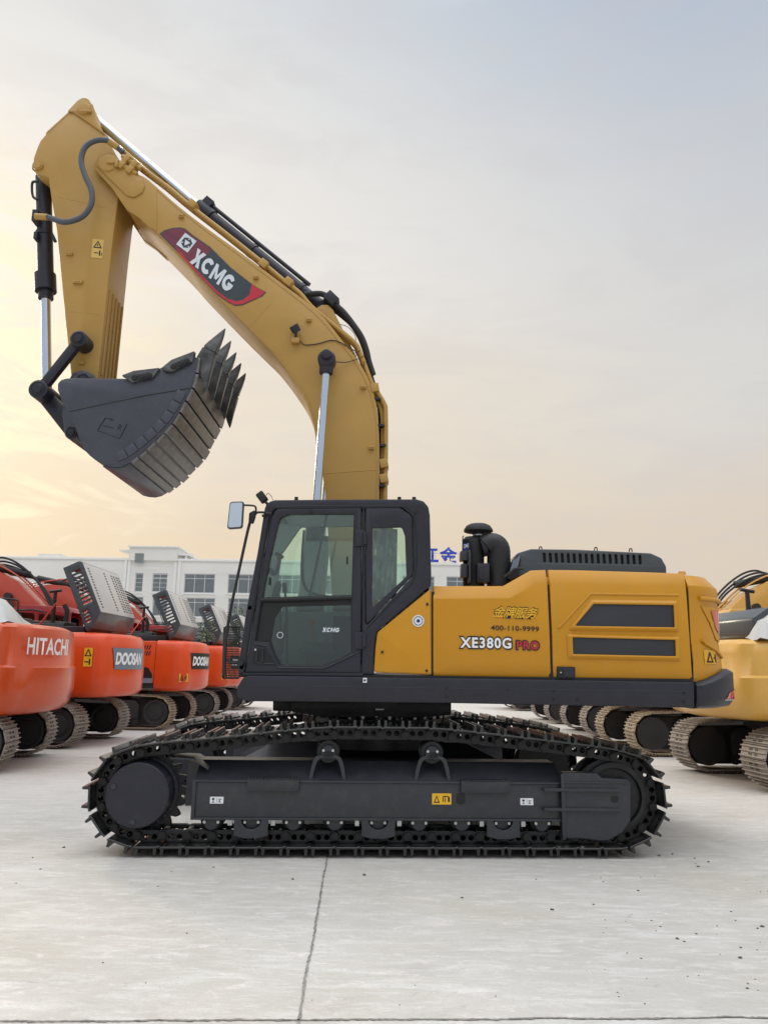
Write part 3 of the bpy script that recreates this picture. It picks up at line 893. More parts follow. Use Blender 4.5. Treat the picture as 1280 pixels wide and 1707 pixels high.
b = MB(); b.tube([at(77, 496, YC), at(79, 645, YC)], rw(77, 560, YC, 7.8), 24); b.build('cylinder_rod', 'chrome', cyl2)

# ---- bucket linkage
for ya, yb in ((8.18, 8.27), (9.03, 9.12)):
    o = plate('rocker_link', 'dark_paint', EX, [capsule(xz(133, 566, 8.2), xz(66, 650, 8.2), rw(133, 566, 8.2, 8), rw(66, 650, 8.2, 8))], ya, yb, .015)
pin('link_pin', 133, 566, 8.18, 14, 8.14, 9.16)
pin('link_pin', 66, 650, 8.18, 16, 8.14, 9.16)
o = plate('bucket_link', 'dark_paint', EX, [capsule(xz(70, 654, 8.3), xz(122, 722, 8.3), rw(66, 650, 8.3, 13), rw(120, 722, 8.3, 12))], 8.32, 8.98, .02)
pin('link_pin', 122, 722, 8.2, 12, 8.16, 9.14)
pin('bucket_pin', 139, 633, 8.2, 13, 8.2, 9.1)

# ---- bucket
KN, KF = 7.90, 9.36
side_px = [(97, 650), (97, 640), (102, 634), (110, 631), (124, 630), (155, 631), (205, 631), (214, 632), (267, 614), (326, 587), (324, 612), (322, 638), (308, 666), (289, 701), (267, 726), (233, 757), (205, 775), (180, 775), (167, 770), (145, 752), (133, 729), (124, 700), (114, 683), (104, 668)]
curve_px = [(330, 596), (327, 618), (322, 640), (308, 668), (289, 702), (267, 727), (250, 743), (233, 758), (205, 777), (180, 777), (164, 770), (144, 753), (132, 729), (122, 700), (113, 684)]
b = MB(); b.slab(pts([tuple(p) for p in smooth([Vector(p) for p in curve_px], 3)], KN), KN, KF, -.03)
bucket = b.build('bucket', 'bucket_paint', EX)
for ya, yb in ((KN - .005, KN + .03), (KF - .03, KF + .005)):
    ck = plate('bucket_cheek', 'bucket_paint', bucket, [pts(side_px, KN)], ya, yb, .008)
    if ya < 8: cheek = ck
# closing back plate inside top (rear wall between hinge ears) and ears
for ya in (8.29, 8.95):
    plate('hinge_ear', 'bucket_paint', bucket, [fillet(pts([(112, 640), (122, 622), (139, 617), (156, 624), (170, 650), (150, 735), (122, 738), (108, 722), (104, 690)], 8.3), .05)], ya, ya + .06, .01)
poly_strip([(116, 686), (180, 672), (250, 658), (317, 647)], KN - .006, .006, 'weld_line', 'track_black', cheek)
# wear tabs along the curved edge
E = smooth([Vector(p) for p in [(311, 655), (296, 683), (279, 707), (258, 728), (236, 747), (212, 764), (196, 770)]], 4)
Ls = [0]
for i in range(1, len(E)): Ls.append(Ls[-1] + (E[i] - E[i - 1]).length)


def el_at(s):
    for i in range(1, len(E)):
        if Ls[i] >= s:
            t = (s - Ls[i - 1]) / (Ls[i] - Ls[i - 1]); return E[i - 1].lerp(E[i], t), (E[i] - E[i - 1]).normalized()
    return E[-1], (E[-1] - E[-2]).normalized()


nt_ = 8
for k in range(nt_):
    s0 = Ls[-1] * k / nt_ + 1; s1 = Ls[-1] * (k + 1) / nt_ - 1.5
    p, t = el_at(s0); q, t2 = el_at(s1)
    n1 = Vector((-t.y, t.x)); n2 = Vector((-t2.y, t2.x))
    if n1.x > 0: n1 = -n1; n2 = -n2
    wpx = 15
    plate('wear_tab', 'bucket_paint', cheek, [pts([tuple(p), tuple(q), tuple(q + n2 * wpx), tuple(p + n1 * wpx)], KN - .01)], KN - .02, KN - .003, .004)
# embossed emblem on the cheek
b = MB()
for P in ([(187, 698), (176, 697), (163, 717), (200, 731), (212, 707)], [(172, 709), (190, 713)], [(183, 699), (190, 700)]):
    b.tube([at(x, y, KN - .008) for x, y in P], .005, 6)
b.build('embossed_mark', 'track_black', cheek)
place(text_mesh('R', quad_fn((195, 717), (202, 719), (199, 707), KN - .007)), 'embossed_letter', 'track_black', cheek)
# wear strips across the shell
C = smooth([Vector(p) for p in curve_px], 8)
CL = [0]
for i in range(1, len(C)): CL.append(CL[-1] + (C[i] - C[i - 1]).length)


def c_at(s):
    for i in range(1, len(C)):
        if CL[i] >= s:
            t = (s - CL[i - 1]) / max(1e-6, CL[i] - CL[i - 1]); return C[i - 1].lerp(C[i], t)
    return C[-1]


breaks = [26, 52, 76, 98, 120, 141, 161, 181, 198, 214]
for k in range(len(breaks) - 1):
    s0, s1 = breaks[k] + 1.6, breaks[k + 1] - 1.6
    path = [xz(*c_at(s0 + (s1 - s0) * j / 4), KN) for j in range(5)]
    b = MB(); b.slab(path, KN - .0 + .004 * (k % 2), KF - .02 * (k % 3), .035)
    b.build('wear_strip', 'worn_steel', bucket, bevel=.006)
# lip
b = MB(); b.slab([xz(*c_at(s), KN) for s in (0, 8, 16, 25)], KN, KF, .03); b.build('cutting_edge', 'worn_steel', bucket, bevel=.006)
# rear plates (dark, shallow chevrons)
b = MB(); b.slab([xz(*c_at(s), KN) for s in (216, 226, 238, 250, 262)], KN + .01, KF - .05, .02); b.build('rear_plate', 'bucket_paint', bucket, bevel=.006)
# side cutters
for P, bolts in (([(203, 626), (224, 618), (267, 613), (256, 629), (221, 638)], [(225, 630), (237, 629), (249, 626)]),
                 ([(269, 614), (286, 600), (325, 585), (321, 603), (287, 620), (275, 619)], [(290, 611), (301, 607), (312, 602)])):
    for ya, yb in ((KN - .04, KN - .006), (KF + .006, KF + .04)):
        sc = plate('side_cutter', 'tooth_steel', bucket, [fillet(pts(P, KN - .03), .01)], ya, yb, .008)
        if ya < 8:
            b = MB()
            for q in bolts:
                x, z = xz(*q, KN - .04); b.cyl((x, ya - .012, z), (x, ya + .004, z), .022, .022, 6)
            b.build('bolt', 'track_black', sc)
            sl_ = [bolts[0], bolts[-1]]
            plate('bolt_slot', 'track_black', sc, [capsule(xz(*sl_[0], KN - .04), xz(*sl_[1], KN - .04), .035, .035)], ya - .004, ya + .001, .001)
# teeth: prototype then copies
ad_px = [(338, 575), (359, 587), (355, 602), (350, 620), (345, 641), (342, 650), (337, 637), (331, 614), (326, 594)]
tp_px = [(374.5, 542), (372, 554), (367, 568), (362, 579), (359, 587), (348, 582), (338, 575), (346, 567), (356, 558), (366, 549)]


def tooth(Yt):
    ref = KN
    P = pts(ad_px, ref); T = pts(tp_px, ref); tip = Vector(xz(374, 543, ref)); bse = Vector(xz(348, 582, ref)); end = Vector(xz(337, 652, ref))
    b = MB(); b.prism(P, -.056, .056); me = b.mesh()
    for v in me.vertices:
        t = min(1, (Vector((v.co.x, v.co.z)) - bse).length / (end - bse).length); v.co.y *= 1 - .82 * t ** 1.3
    me.transform(Matrix.Translation((0, Yt, 0)))
    bm = bmesh.new(); bm.from_mesh(me); bmesh.ops.bevel(bm, geom=[e for e in bm.edges if e.calc_face_angle(0) > .5], offset=.012, segments=2, affect='EDGES', clamp_overlap=True); bm.to_mesh(me); bm.free()
    a = place(me, 'tooth_adapter', 'tooth_steel', bucket)
    b = MB(); b.prism(T, -.047, .047); me = b.mesh()
    for v in me.vertices:
        t = 1 - min(1, (Vector((v.co.x, v.co.z)) - tip).length / (tip - bse).length); v.co.y *= 1 - .72 * t
    me.transform(Matrix.Translation((0, Yt, 0)))
    bm = bmesh.new(); bm.from_mesh(me); bmesh.ops.bevel(bm, geom=[e for e in bm.edges if e.calc_face_angle(0) > .5], offset=.010, segments=2, affect='EDGES', clamp_overlap=True); bm.to_mesh(me); bm.free()
    place(me, 'bucket_tooth', 'tooth_steel', bucket)


for k in range(5):
    tooth(7.97 + k * .33)

# ---- boom cylinders
for Yb in (8.12, 9.18):
    nr = Yb < 9
    if nr:
        e = at(545, 601, Yb); ba = at(529, 840, Yb); ft = at(498, 1125, Yb)
        E1, B1, F1 = e, ba, ft; rr = rw(540, 700, Yb, 6.6)
    e, ba, ft = (Vector((q.x, Yb, q.z)) for q in (E1, B1, F1))
    b = MB(); b.tube([ba - (ba - ft) * .1, ft], .10, 24); bc = b.build('boom_cylinder', 'dark_paint', EX)
    b = MB(); b.tube([e, ba - (ba - ft) * .12], rr, 24); b.build('cylinder_rod', 'chrome', bc)
    b = MB(); s = -1 if nr else 1
    b.lathe([(.001, -.09), (.08, -.09), (.10, -.07), (.10, .07), (.08, .09), (.001, .09)], Matrix.Translation(e) @ Matrix.Rotation(pi / 2, 4, 'X'), 28)
    b.tube([e, e + (ba - e).normalized() * .16], [.085, .075], 20)
    b.lathe([(.001, 0), (.050, 0), (.058, .012), (.058, .06)], Matrix.Translation((e.x, Yb - .13, e.z + .03)) @ Matrix.Rotation(-pi / 2, 4, 'X'), 24) if nr else None
    b.build('rod_eye', 'dark_paint', bc, bevel=.006)

# ---- upper frame skirt
sk = [(413, 1126), (403, 1132), (396, 1144), (395, 1157), (399, 1165), (410, 1169), (740, 1172), (1157, 1180), (1157, 1137.5), (780, 1131)]
fr = MB().prism(fillet(pts(sk, Y0 - .03), .02, 4), Y0 - .03, 10.18).build('frame_skirt', 'dark_paint', EX, bevel=.012)
poly_strip([(420, 1143), (1150, 1153)], Y0 - .03, .0025, 'pressed_line', 'dark_paint', fr)
b = MB()
for q in ((744, 1147), (744, 1161), (846, 1150), (923, 1152), (923, 1166), (962, 1166), (1140, 1155), (1140, 1170)):
    x, z = xz(*q, Y0 - .03); b.cyl((x, Y0 - .036, z), (x, Y0, z), .012, seg=10)
b.build('bolt', 'black', fr)
lb = label_quad(fr, (605, 1138), (611.5, 1138), (605, 1130), Y0 - .034, 'label_white', 'small_label', False)
b = MB(); p = at(608, 1134, Y0 - .036); b.cyl(p + Vector((0, 0, 0)), p + Vector((0, .001, 0)), .010, seg=12); b.build('pictogram', 'black', lb)

MB().prism(pts([(398, 1122), (1156, 1132), (1156, 1139), (780, 1134), (398, 1129)], Y0), Y0 + .012, 10.0).build('gap_shade_strip', 'black', fr)  # black strip stands in for the shade in the gap above the skirt
# ---- house body behind the panels
bd = [(722, 984), (836, 984), (884, 960), (1143, 962), (1156, 1132), (721, 1126)]
body = MB().prism(pts(bd, Y0), Y0 + .05, 10.10).build('engine_housing', 'yellow_paint', EX, bevel=.02)


def panel(name, cols, depths, parent=EX, m='yellow_paint', th=.05):
    """cols: list of (left px of each row...) rows of px points top->bottom; depths per row"""
    b = MB()
    G = []
    for c in cols:
        G.append([at(x, y, Y0 + d) for (x, y), d in zip(c, depths)])
    V = [[b.bm.verts.new(p) for p in c] for c in G]
    W = [[b.bm.verts.new(Vector((p.x, Y0 + th + .08, p.z))) for p in c] for c in G]
    n, r = len(V), len(depths)
    for i in range(n - 1):
        for j in range(r - 1):
            b.face([V[i][j], V[i][j + 1], V[i + 1][j + 1], V[i + 1][j]])
            b.face([W[i][j], W[i + 1][j], W[i + 1][j + 1], W[i][j + 1]])
        b.face([V[i][0], V[i + 1][0], W[i + 1][0], W[i][0]]); b.face([V[i][-1], W[i][-1], W[i + 1][-1], V[i + 1][-1]])
    for j in range(r - 1):
        b.face([V[0][j], W[0][j], W[0][j + 1], V[0][j + 1]]); b.face([V[-1][j], V[-1][j + 1], W[-1][j + 1], W[-1][j]])
    return b.build(name, m, parent, bevel=.007)


dd = [.07, .0, .004, .004, .03]
mid = panel('service_panel', [
    [(722, 977), (722, 998), (722, 1060), (722, 1117), (722, 1127)],
    [(772, 977), (772, 998), (773, 1060), (772, 1104), (772, 1127.5)],
    [(838, 977), (850, 997), (850, 1060), (850, 1104), (850, 1129)],
    [(884, 951), (893, 974), (893, 1060), (894, 1104), (894, 1130)],
    [(909, 950), (912, 974), (916, 1060), (917, 1105), (918, 1131)]], dd)
door2 = panel('engine_door', [
    [(913, 950), (916, 974), (920, 1060), (921, 1105), (922, 1132)],
    [(960, 950.5), (960, 974), (961, 1060), (961, 1106), (961, 1133)],
    [(1080, 954), (1082, 978), (1084, 1062), (1085, 1109), (1085, 1136)],
    [(1140, 956), (1143, 980), (1149, 1063), (1152, 1112), (1154, 1137.5)]], dd)
b = MB()
for P in ([(1140.5, 978), (1147, 978), (1160, 1136), (1152, 1136)], [(910, 974), (916, 974), (923, 1130), (916, 1130)], [(718, 986), (724, 986), (724, 1124), (718, 1124)]):
    b.prism(pts(P, Y0), Y0 + .022, Y0 + .052)
b.build('panel_gap', 'black', body)
# front lower yellow panel behind the cab
tp = fillet(pts([(719, 980), (629, 1054), (626, 1076), (623, 1121), (719, 1125)], Y0), [.01, .05, .05, .03, .01])
tri = plate('side_panel', 'yellow_paint', EX, [tp], Y0 + .004, Y0 + .10, .012)
b = MB()
for q in ((637, 1087), (711, 1118), (712, 1007)):
    x, z = xz(*q, Y0); b.cyl((x, Y0 - .006, z), (x, Y0 + .02, z), .012, seg=12)
b.build('latch', 'black', tri)
# round sticker
b = MB(); x, z = xz(697, 1035, Y0); b.cyl((x, Y0 - .002, z), (x, Y0 + .005, z), .054, seg=28); st = b.build('round_sticker', 'label_white', tri)
b = MB(); b.lathe([(.036, 0), (.042, 0), (.042, .001), (.036, .001)], Matrix.Translation((x, Y0 - .004, z)) @ Matrix.Rotation(-pi / 2, 4, 'X'), 28, cap=False); b.cyl((x, Y0 - .004, z), (x, Y0, z), .016, seg=20)
b.build('sticker_print', 'navy', st)
# vents
for out, inn in (([(946, 1051), (985, 999), (1129, 1001), (1131, 1053)], [(957, 1043.5), (988, 1007), (1121, 1009), (1123, 1046)]),
                 ([(944, 1056.5), (1132, 1061), (1133, 1102), (946, 1098)], [(953, 1062.5), (1124, 1067), (1125, 1094), (954, 1090.5)])):
    fo = fillet(pts(out, Y0), .02, 3); fi = fillet(pts(inn, Y0), .008, 3); mi_ = [((a[0] * .35 + c[0] * .65), (a[1] * .35 + c[1] * .65)) for a, c in zip(fo, fi)]
    b = MB(); b.loft([[Vector((p[0], Y0 + .012, p[1])) for p in fo], [Vector((p[0], Y0 - .004, p[1])) for p in fo], [Vector((p[0], Y0 - .026, p[1])) for p in mi_], [Vector((p[0], Y0 - .022, p[1])) for p in fi], [Vector((p[0], Y0 + .012, p[1])) for p in fi]], cap=False)
    v = b.build('vent', 'yellow_paint', door2, bevel=.003)
    gm = plate('vent_mesh', 'vent_mesh', v, [fi], Y0 - .008, Y0 + .013, .001)
# diagonal crease leading to the upper vent
for P in ([(930, 1047), (984, 990), (1130, 992)],):
    b = MB(); b.tube([at(x, y, Y0 + .006) for x, y in P], .014, 8); b.build('pressed_rib', 'yellow_paint', door2)
# latch
lt = MB().prism(pts([(928, 1111), (958, 1112), (958, 1131), (928, 1130)], Y0), Y0 - .008, Y0 + .02).build('door_latch', 'black', door2, bevel=.003)
b = MB(); x, z = xz(934, 1121, Y0); b.cyl((x, Y0 - .014, z), (x, Y0, z), .007, seg=10); b.build('lock', 'steel_bolt', lt)
b = MB().prism(pts([(939, 1113), (956, 1114), (956, 1129), (939, 1128)], Y0), Y0 - .013, Y0).build('handle', 'dark_paint', lt, bevel=.003)
# writing on the service panel
T0 = Y0 - .004
cn = text_mesh('金牌服务', quad_fn((818, 1030), (893, 1033), (826, 1009), T0), bold=.024, spacing=.95)
place(cn, 'lettering_outline', 'black', mid)
place(text_mesh('金牌服务', quad_fn((820, 1028.5), (892, 1031.5), (827, 1010.5), T0 - .002), bold=.010, spacing=.95), 'lettering', 'label_yellow', mid)
place(text_mesh('400-110-9999', quad_fn((818, 1050.5), (898, 1053), (818, 1042), T0), bold=.012, spacing=1.05), 'phone_number', 'black', mid)
place(text_mesh('XE380G', quad_fn((764, 1082), (854, 1083.5), (764, 1059.5), T0), bold=.085, spacing=1.16), 'lettering_outline', 'black', mid)
place(text_mesh('XE380G', quad_fn((767, 1079.8), (852, 1081.2), (767, 1062), T0 - .002), bold=.03, spacing=1.16), 'lettering', 'white_paint', mid)
place(text_mesh('PRO', quad_fn((859, 1084), (900, 1085), (859, 1066.5), T0), bold=.085, spacing=1.16), 'lettering_outline', 'black', mid)
place(text_mesh('PRO', quad_fn((861, 1082), (898, 1083), (861, 1068.5), T0 - .002), bold=.03, spacing=1.16), 'lettering', 'red_paint', mid)

# ---- counterweight (lofted, rounded tail)


def plan(xl, xc, xt, ya, yb, bulge=.10):
    P = [(xl, ya), (xc, ya)]
    yk = ya + .62
    for k in range(1, 9):
        t = k / 8
        P.append((xc * (1 - t) ** 2 + (xt) * 2 * t * (1 - t) * .96 + (xc * .04) * 2 * t * (1 - t) + xt * t * t, ya * (1 - t) ** 2 + (ya + .14) * 2 * t * (1 - t) + yk * t * t))
    ym = (ya + yb) / 2
    for k in range(1, 6):
        t = k / 6
        P.append((xt + bulge * sin(t * pi / 2), yk + (ym - yk) * t))
    full = P + [(xt + bulge, ym)] + [(x, ya + yb - y) for x, y in P[::-1]]
    return full


def cw_rows(rows):
    rings = []
    for (xlpx, xcpx, zpx, dy, dx) in rows:
        zz = at(xcpx, zpx, Y0).z
        xl = at(xlpx, zpx, Y0).x; xc = at(xcpx, zpx, Y0).x
        rings.append([(x, y, zz) for x, y in plan(xl, xc - .06, xc + .37 + dx, Y0 + dy, 10.15 - dy)])
    return rings


cw_r = cw_rows([(1144, 1155, 957, .08, -.03), (1146, 1163, 976, .0, 0), (1147, 1165, 984, .0, 0), (1148, 1165, 992, .012, 0), (1152, 1164, 1072, .012, 0.02), (1156, 1166, 1108, .006, .04), (1158, 1168, 1137, .02, .05)])
CW = MB().loft(cw_r).build('counterweight', 'yellow_paint', EX, bevel=.008)


def cwp(f, g, off=0.0):
    """point on the counterweight: f = index along the plan (float), g = row index (float)"""
    i = int(f); j = int(g); i = min(i, len(cw_r[0]) - 2); j = min(j, len(cw_r) - 2); u = f - i; v = g - j
    a = Vector(cw_r[j][i]).lerp(Vector(cw_r[j][i + 1]), u); b_ = Vector(cw_r[j + 1][i]).lerp(Vector(cw_r[j + 1][i + 1]), u)
    p = a.lerp(b_, v)
    t = (Vector(cw_r[j][i + 1]) - Vector(cw_r[j][i])).normalized(); n = Vector((t.y, -t.x, 0))
    return p + n * off


def cw_patch(b, P, off, res=8):
    """P: 4 corners (f,g)"""
    V = []
    for i in range(res + 1):
        row = []
        for j in range(3):
            s = i / res; t = j / 2
            f = (P[0][0] * (1 - s) + P[1][0] * s) * (1 - t) + (P[3][0] * (1 - s) + P[2][0] * s) * t
            g_ = (P[0][1] * (1 - s) + P[1][1] * s) * (1 - t) + (P[3][1] * (1 - s) + P[2][1] * s) * t
            row.append(b.bm.verts.new(cwp(f, g_, off)))
        V.append(row)
    for i in range(res):
        for j in range(2):
            b.face([V[i][j], V[i + 1][j], V[i + 1][j + 1], V[i][j + 1]])


b = MB(); cw_patch(b, [(1.9, 3.22), (6.5, 3.22), (6.5, 3.98), (4.4, 3.9)], .010); tl_ = b.build('tail_lamp_recess', 'yellow_paint', CW)
b = MB(); cw_patch(b, [(3.3, 3.30), (5.6, 3.30), (5.6, 3.8), (4.2, 3.66)], .016); lamp = b.build('tail_lamp', 'lamp_red', CW)
b = MB()
b.tube([cwp(1.7 + k * .55, 3.06 + .0 * k, .012) for k in range(9)], .022, 8)
b.tube([cwp(2.0 + k * .55, 3.93 + .10 * k, .012) for k in range(8)], .014, 8)
b.build('pressed_rib', 'yellow_paint', CW)
# warning label on the counterweight corner
b = MB(); cw_patch(b, [(2.2, 4.30), (4.1, 4.30), (4.1, 4.95), (2.2, 4.95)], .006); wl = b.build('warning_label', 'label_gold', CW)
b = MB()
for q in ([(2.44, 4.89), (2.63, 4.89), (2.98, 4.47), (2.90, 4.38)], [(3.22, 4.89), (3.41, 4.89), (3.02, 4.38), (2.94, 4.47)], [(2.44, 4.82), (3.37, 4.82), (3.37, 4.89), (2.44, 4.89)], [(3.76, 4.47), (3.92, 4.47), (3.92, 4.89), (3.76, 4.89)], [(3.53, 4.64), (3.76, 4.64), (3.76, 4.71), (3.53, 4.71)]):
    cw_patch(b, q, .010, 3)
b.build('pictogram', 'black', wl)
bm_r = cw_rows([(1158, 1172, 1137.5, .01, .06), (1158, 1181, 1142, -.03, .06), (1159, 1180, 1165, -.03, .07), (1159, 1176, 1178, 0, .05), (1160, 1168, 1182, .05, 0)])
# bumper top edge sweeps up toward the tail
for r_i, amt in ((0, .13), (1, .12)):
    for k, p in enumerate(bm_r[r_i]):
        x, y, zz = p
        t = max(0, min(1, (x - bm_r[r_i][1][0] - .02) / .36)); bm_r[r_i][k] = (x, y, zz + amt * t)
bump = MB().loft(bm_r).build('rear_bumper', 'dark_paint', EX, bevel=.01)
cw_save = cw_r; cw_r = bm_r
b = MB(); cw_patch(b, [(4.2, 1.75), (7.5, 1.6), (7.5, 2.1), (3.6, 2.05)], .006); b.build('reflector', 'lamp_red', bump)
b = MB(); cw_patch(b, [(3.5, 2.12), (7.5, 2.16), (7.5, 2.26), (3.5, 2.2)], .006); b.build('reflector_trim', 'white_paint', bump)
cw_r = cw_save

# ---- engine hood
Yh = 7.42
hp = fillet(pts([(848, 962), (852, 940), (862, 922), (885, 915), (960, 916), (1084, 922), (1102, 930), (1110, 944), (1111, 962)], Yh), .04)
slots = []
for k in range(17):
    px = 904.5 + k * 9.95; py = 921.5 + k * .22
    slots.append(fillet(pts([(px, py), (px + 4.2, py), (px + 5.4, py + 16), (px + 1.0, py + 16)], Yh), .012, 3))
hood = MB().prism(hp, Yh + .05, 9.7).build('engine_hood', 'hood_dark', EX, bevel=.03)
plate('hood_side', 'hood_dark', hood, [hp] + slots, Yh, Yh + .045, .010)
b = MB(); b.prism(pts([(895, 919), (1085, 923), (1085, 942), (895, 940)], Yh), Yh + .035, Yh + .049); b.build('grille_backing', 'black', hood)
b = MB()
for q in ((901, 915), (993, 916), (1051, 918)):
    b.tube(smooth([at(q[0] - 3, q[1] + 2, 7.6), at(q[0] - 2, q[1] - 3, 7.6), at(q[0] + 1, q[1] - 3, 7.6), at(q[0] + 2, q[1] + 2, 7.6)], 4), .006, 6)
b.build('lifting_eye', 'dark_paint', hood)
hl = MB().prism(fillet(pts([(845, 966), (852, 940), (862, 926), (868, 930), (864, 962)], 7.40), .02), 7.40, 7.43).build('hood_end_grille', 'black', hood)
b = MB()
for k in range(6):
    b.tube([at(849 + k * 2.4, 958 - k * 2, 7.395), at(856 + k * 2.0, 934 - k * 1.5, 7.395)], .006, 6)
b.build('grille_bar', 'grey_panel', hl)
b = MB(); b.cyl(at(1136, 957, 7.4), at(1136, 953, 7.4), .04, .03, 16); b.build('filler_cap', 'yellow_paint', EX)

# ---- air pre-cleaner, canister and elbow
Ya = 7.62
x, z1 = xz(797, 881, Ya)
zt = lambda py: at(797, py, Ya).z
sc_ = rw(797, 900, Ya, 1)
b = MB(); b.lathe([(.001, zt(873.5)), (14 * sc_, zt(874)), (20 * sc_, zt(877)), (24 * sc_, zt(883)), (24.5 * sc_, zt(886)), (17 * sc_, zt(888.5)), (10 * sc_, zt(889)), (9 * sc_, zt(896))], Matrix.Translation((x, Ya, 0)), 36)
pc = b.build('air_precleaner', 'rubber', EX)
b = MB()
for k in range(18):
    a = 2 * pi * k / 18; b.tube([Vector((x + 14 * sc_ * cos(a), Ya + 14 * sc_ * sin(a), zt(888.5))), Vector((x + 23 * sc_ * cos(a), Ya + 23 * sc_ * sin(a), zt(886.5)))], .005, 5)
b.build('cap_rib', 'dark_paint', pc)
b = MB(); b.lathe([(9.6 * sc_, zt(891)), (9.8 * sc_, zt(893.5))], Matrix.Translation((x, Ya, 0)), 30); b.build('clamp_band', 'steel_bolt', pc)
xc_, _ = xz(789, 930, Ya)
b = MB(); b.lathe([(.001, zt(896)), (14 * sc_, zt(896)), (18.5 * sc_, zt(901)), (19 * sc_, zt(918)), (17.5 * sc_, zt(922)), (17.5 * sc_, zt(978)), (.001, zt(978))], Matrix.Translation((xc_, Ya, 0)), 36)
can = b.build('air_filter_canister', 'rubber', EX)
b = MB(); b.box(at(791, 940, Ya).x, at(811, 940, Ya).x, 7.42, 7.6, zt(974), zt(943)); b.box(at(793, 940, Ya).x, at(801, 940, Ya).x, 7.412, 7.6, zt(970), zt(946)); b.build('canister_box', 'dark_paint', can, bevel=.006)
b = MB(); b.box(at(777, 940, Ya).x, at(780, 940, Ya).x, 7.40, 7.6, zt(975), zt(922)); b.box(at(765, 940, Ya).x, at(777, 940, Ya).x, 7.45, 7.6, zt(938), zt(923)); b.box(at(766, 940, Ya).x, at(776, 940, Ya).x, 7.45, 7.6, zt(966), zt(944))
for q in ((783, 925), (783, 934)): p = at(*q, 7.42); b.cyl(p, p + Vector((0, .06, 0)), .011, seg=10)
b.tube([at(771, 908, 7.5), at(771, 895, 7.5), at(773, 893, 7.5)], .006, 6)
b.build('canister_bracket', 'frame_paint', can, bevel=.003)
b = MB(); b.poly([at(772, 906, 7.47), at(781, 905, 7.45), at(781, 916, 7.45), at(772, 920, 7.47)]); b.build('canister_label', 'navy', can)
place(text_mesh('CMG', quad_fn((772.5, 914), (781, 912), (772.5, 908), 7.445), bold=.01), 'lettering', 'silver_text', can)
Ye = 7.56
b = MB(); b.tube(smooth([at(808, 912, Ye), at(814, 908, Ye), at(824, 908.5, Ye), at(830, 915, Ye), at(831, 930, Ye), at(831, 980, Ye)], 6), [19 * sc_ * (1 + .012 * (k % 2)) for k in range(31)], 26)
b.build('intake_elbow', 'rubber', EX)
b = MB(); b.tube([at(802, 913, Ye), at(809, 911, Ye)], 16 * sc_, 24); b.build('elbow_flange', 'dark_paint', EX)
b = MB()
p = at(775, 976, Y0 + .02)
b.tube([at(840, 962, 7.3), at(858, 948, 7.3), at(872, 948, 7.3)], .012, 8); b.build('hood_rod', 'rubber', EX)

# ================================================================== CAB
CN, CF = Y0, 7.99
outer = [(441, 848), (444, 841), (450, 836), (458, 834), (560, 833), (694, 832.5), (706, 836), (714, 845), (716.5, 858), (719, 965), (718, 976), (628, 1052), (624, 1075), (622, 1124), (397, 1124), (397, 1110), (411, 1013), (429, 922)]
doorp = fillet(pts([(460, 845), (604, 844), (603, 1124), (407, 1122), (416, 1060), (449, 862)], CN), [.05, .01, .01, .01, .05, .03])
rearp = fillet(pts([(608, 845), (669, 845), (688, 860), (690, 958), (609, 1045)], CN), [.01, .09, .06, .05, .02])
cab = plate('cab', 'dark_paint', EX, [pts(outer, CN), doorp, rearp], CN, CN + .07, .014)
# far side
farh = [fillet(pts(p, CN), .04) for p in ([(487, 854), (598, 852), (598, 1010), (438, 1010), (451, 905)], [(613, 853), (672, 853), (690, 880), (690, 980), (640, 1040), (615, 1040)])]
plate('cab_side', 'dark_paint', cab, [pts(outer, CN)] + farh, CF - .06, CF, .012)
b = MB()
for h in farh: b.prism(h, CF - .035, CF - .030)
b.build('side_window', 'cab_glass', cab)
plate('inner_lining', 'interior', cab, [[(p[0] * .985 + pts([(560, 980)], CN)[0][0] * .015, p[1] * .985 + pts([(560, 980)], CN)[0][1] * .015) for p in pts(outer, CN)]] + farh, CF - .075, CF - .062, .002)
b = MB(); b.prism(pts([(470, 849.5), (700, 849.5), (700, 853), (468, 853)], CN), CN + .08, CF - .08); b.build('headliner', 'interior', cab)
# roof, floor, rear, front
rf = [(441, 848), (444, 841), (450, 836), (458, 833.5), (560, 832.5), (694, 832), (706, 835.5), (714, 845), (714, 852), (690, 846), (460, 848)]
MB().prism(pts(rf, CN), CN - .004, CF + .004).build('roof', 'dark_paint', cab, bevel=.012)
# moulded roof edge line
b = MB(); b.tube(smooth([at(x, y, CN - .002) for x, y in [(407, 1118), (430, 975), (451, 862), (458, 849), (472, 844.5), (600, 843.5), (668, 843.5), (684, 851), (691, 864), (692, 958), (660, 995), (611, 1047)]], 4), .006, 6)
b.build('body_line', 'black', cab)
b = MB(); b.prism(pts([(398, 1108), (622, 1108), (622, 1124), (398, 1124)], CN), CN + .07, CF - .06); b.build('cab_floor', 'interior', cab)
b = MB()
xr, zr0 = xz(717, 852, CN); _, zr1 = xz(719, 972, CN); _, zr2 = xz(719, 1120, CN)
b.box(xr - .05, xr - .002, CN + .07, CF - .06, zr1, zr2 + .1); b.box(xr - .05, xr - .002, CN + .07, CN + .16, zr1, zr0); b.box(xr - .05, xr - .002, CF - .15, CF - .06, zr1, zr0)
b.build('rear_wall', 'dark_paint', cab, bevel=.01)
b = MB(); b.box(xr - .03, xr - .025, CN + .16, CF - .15, zr1, zr0); b.build('rear_window', 'cab_glass', cab)
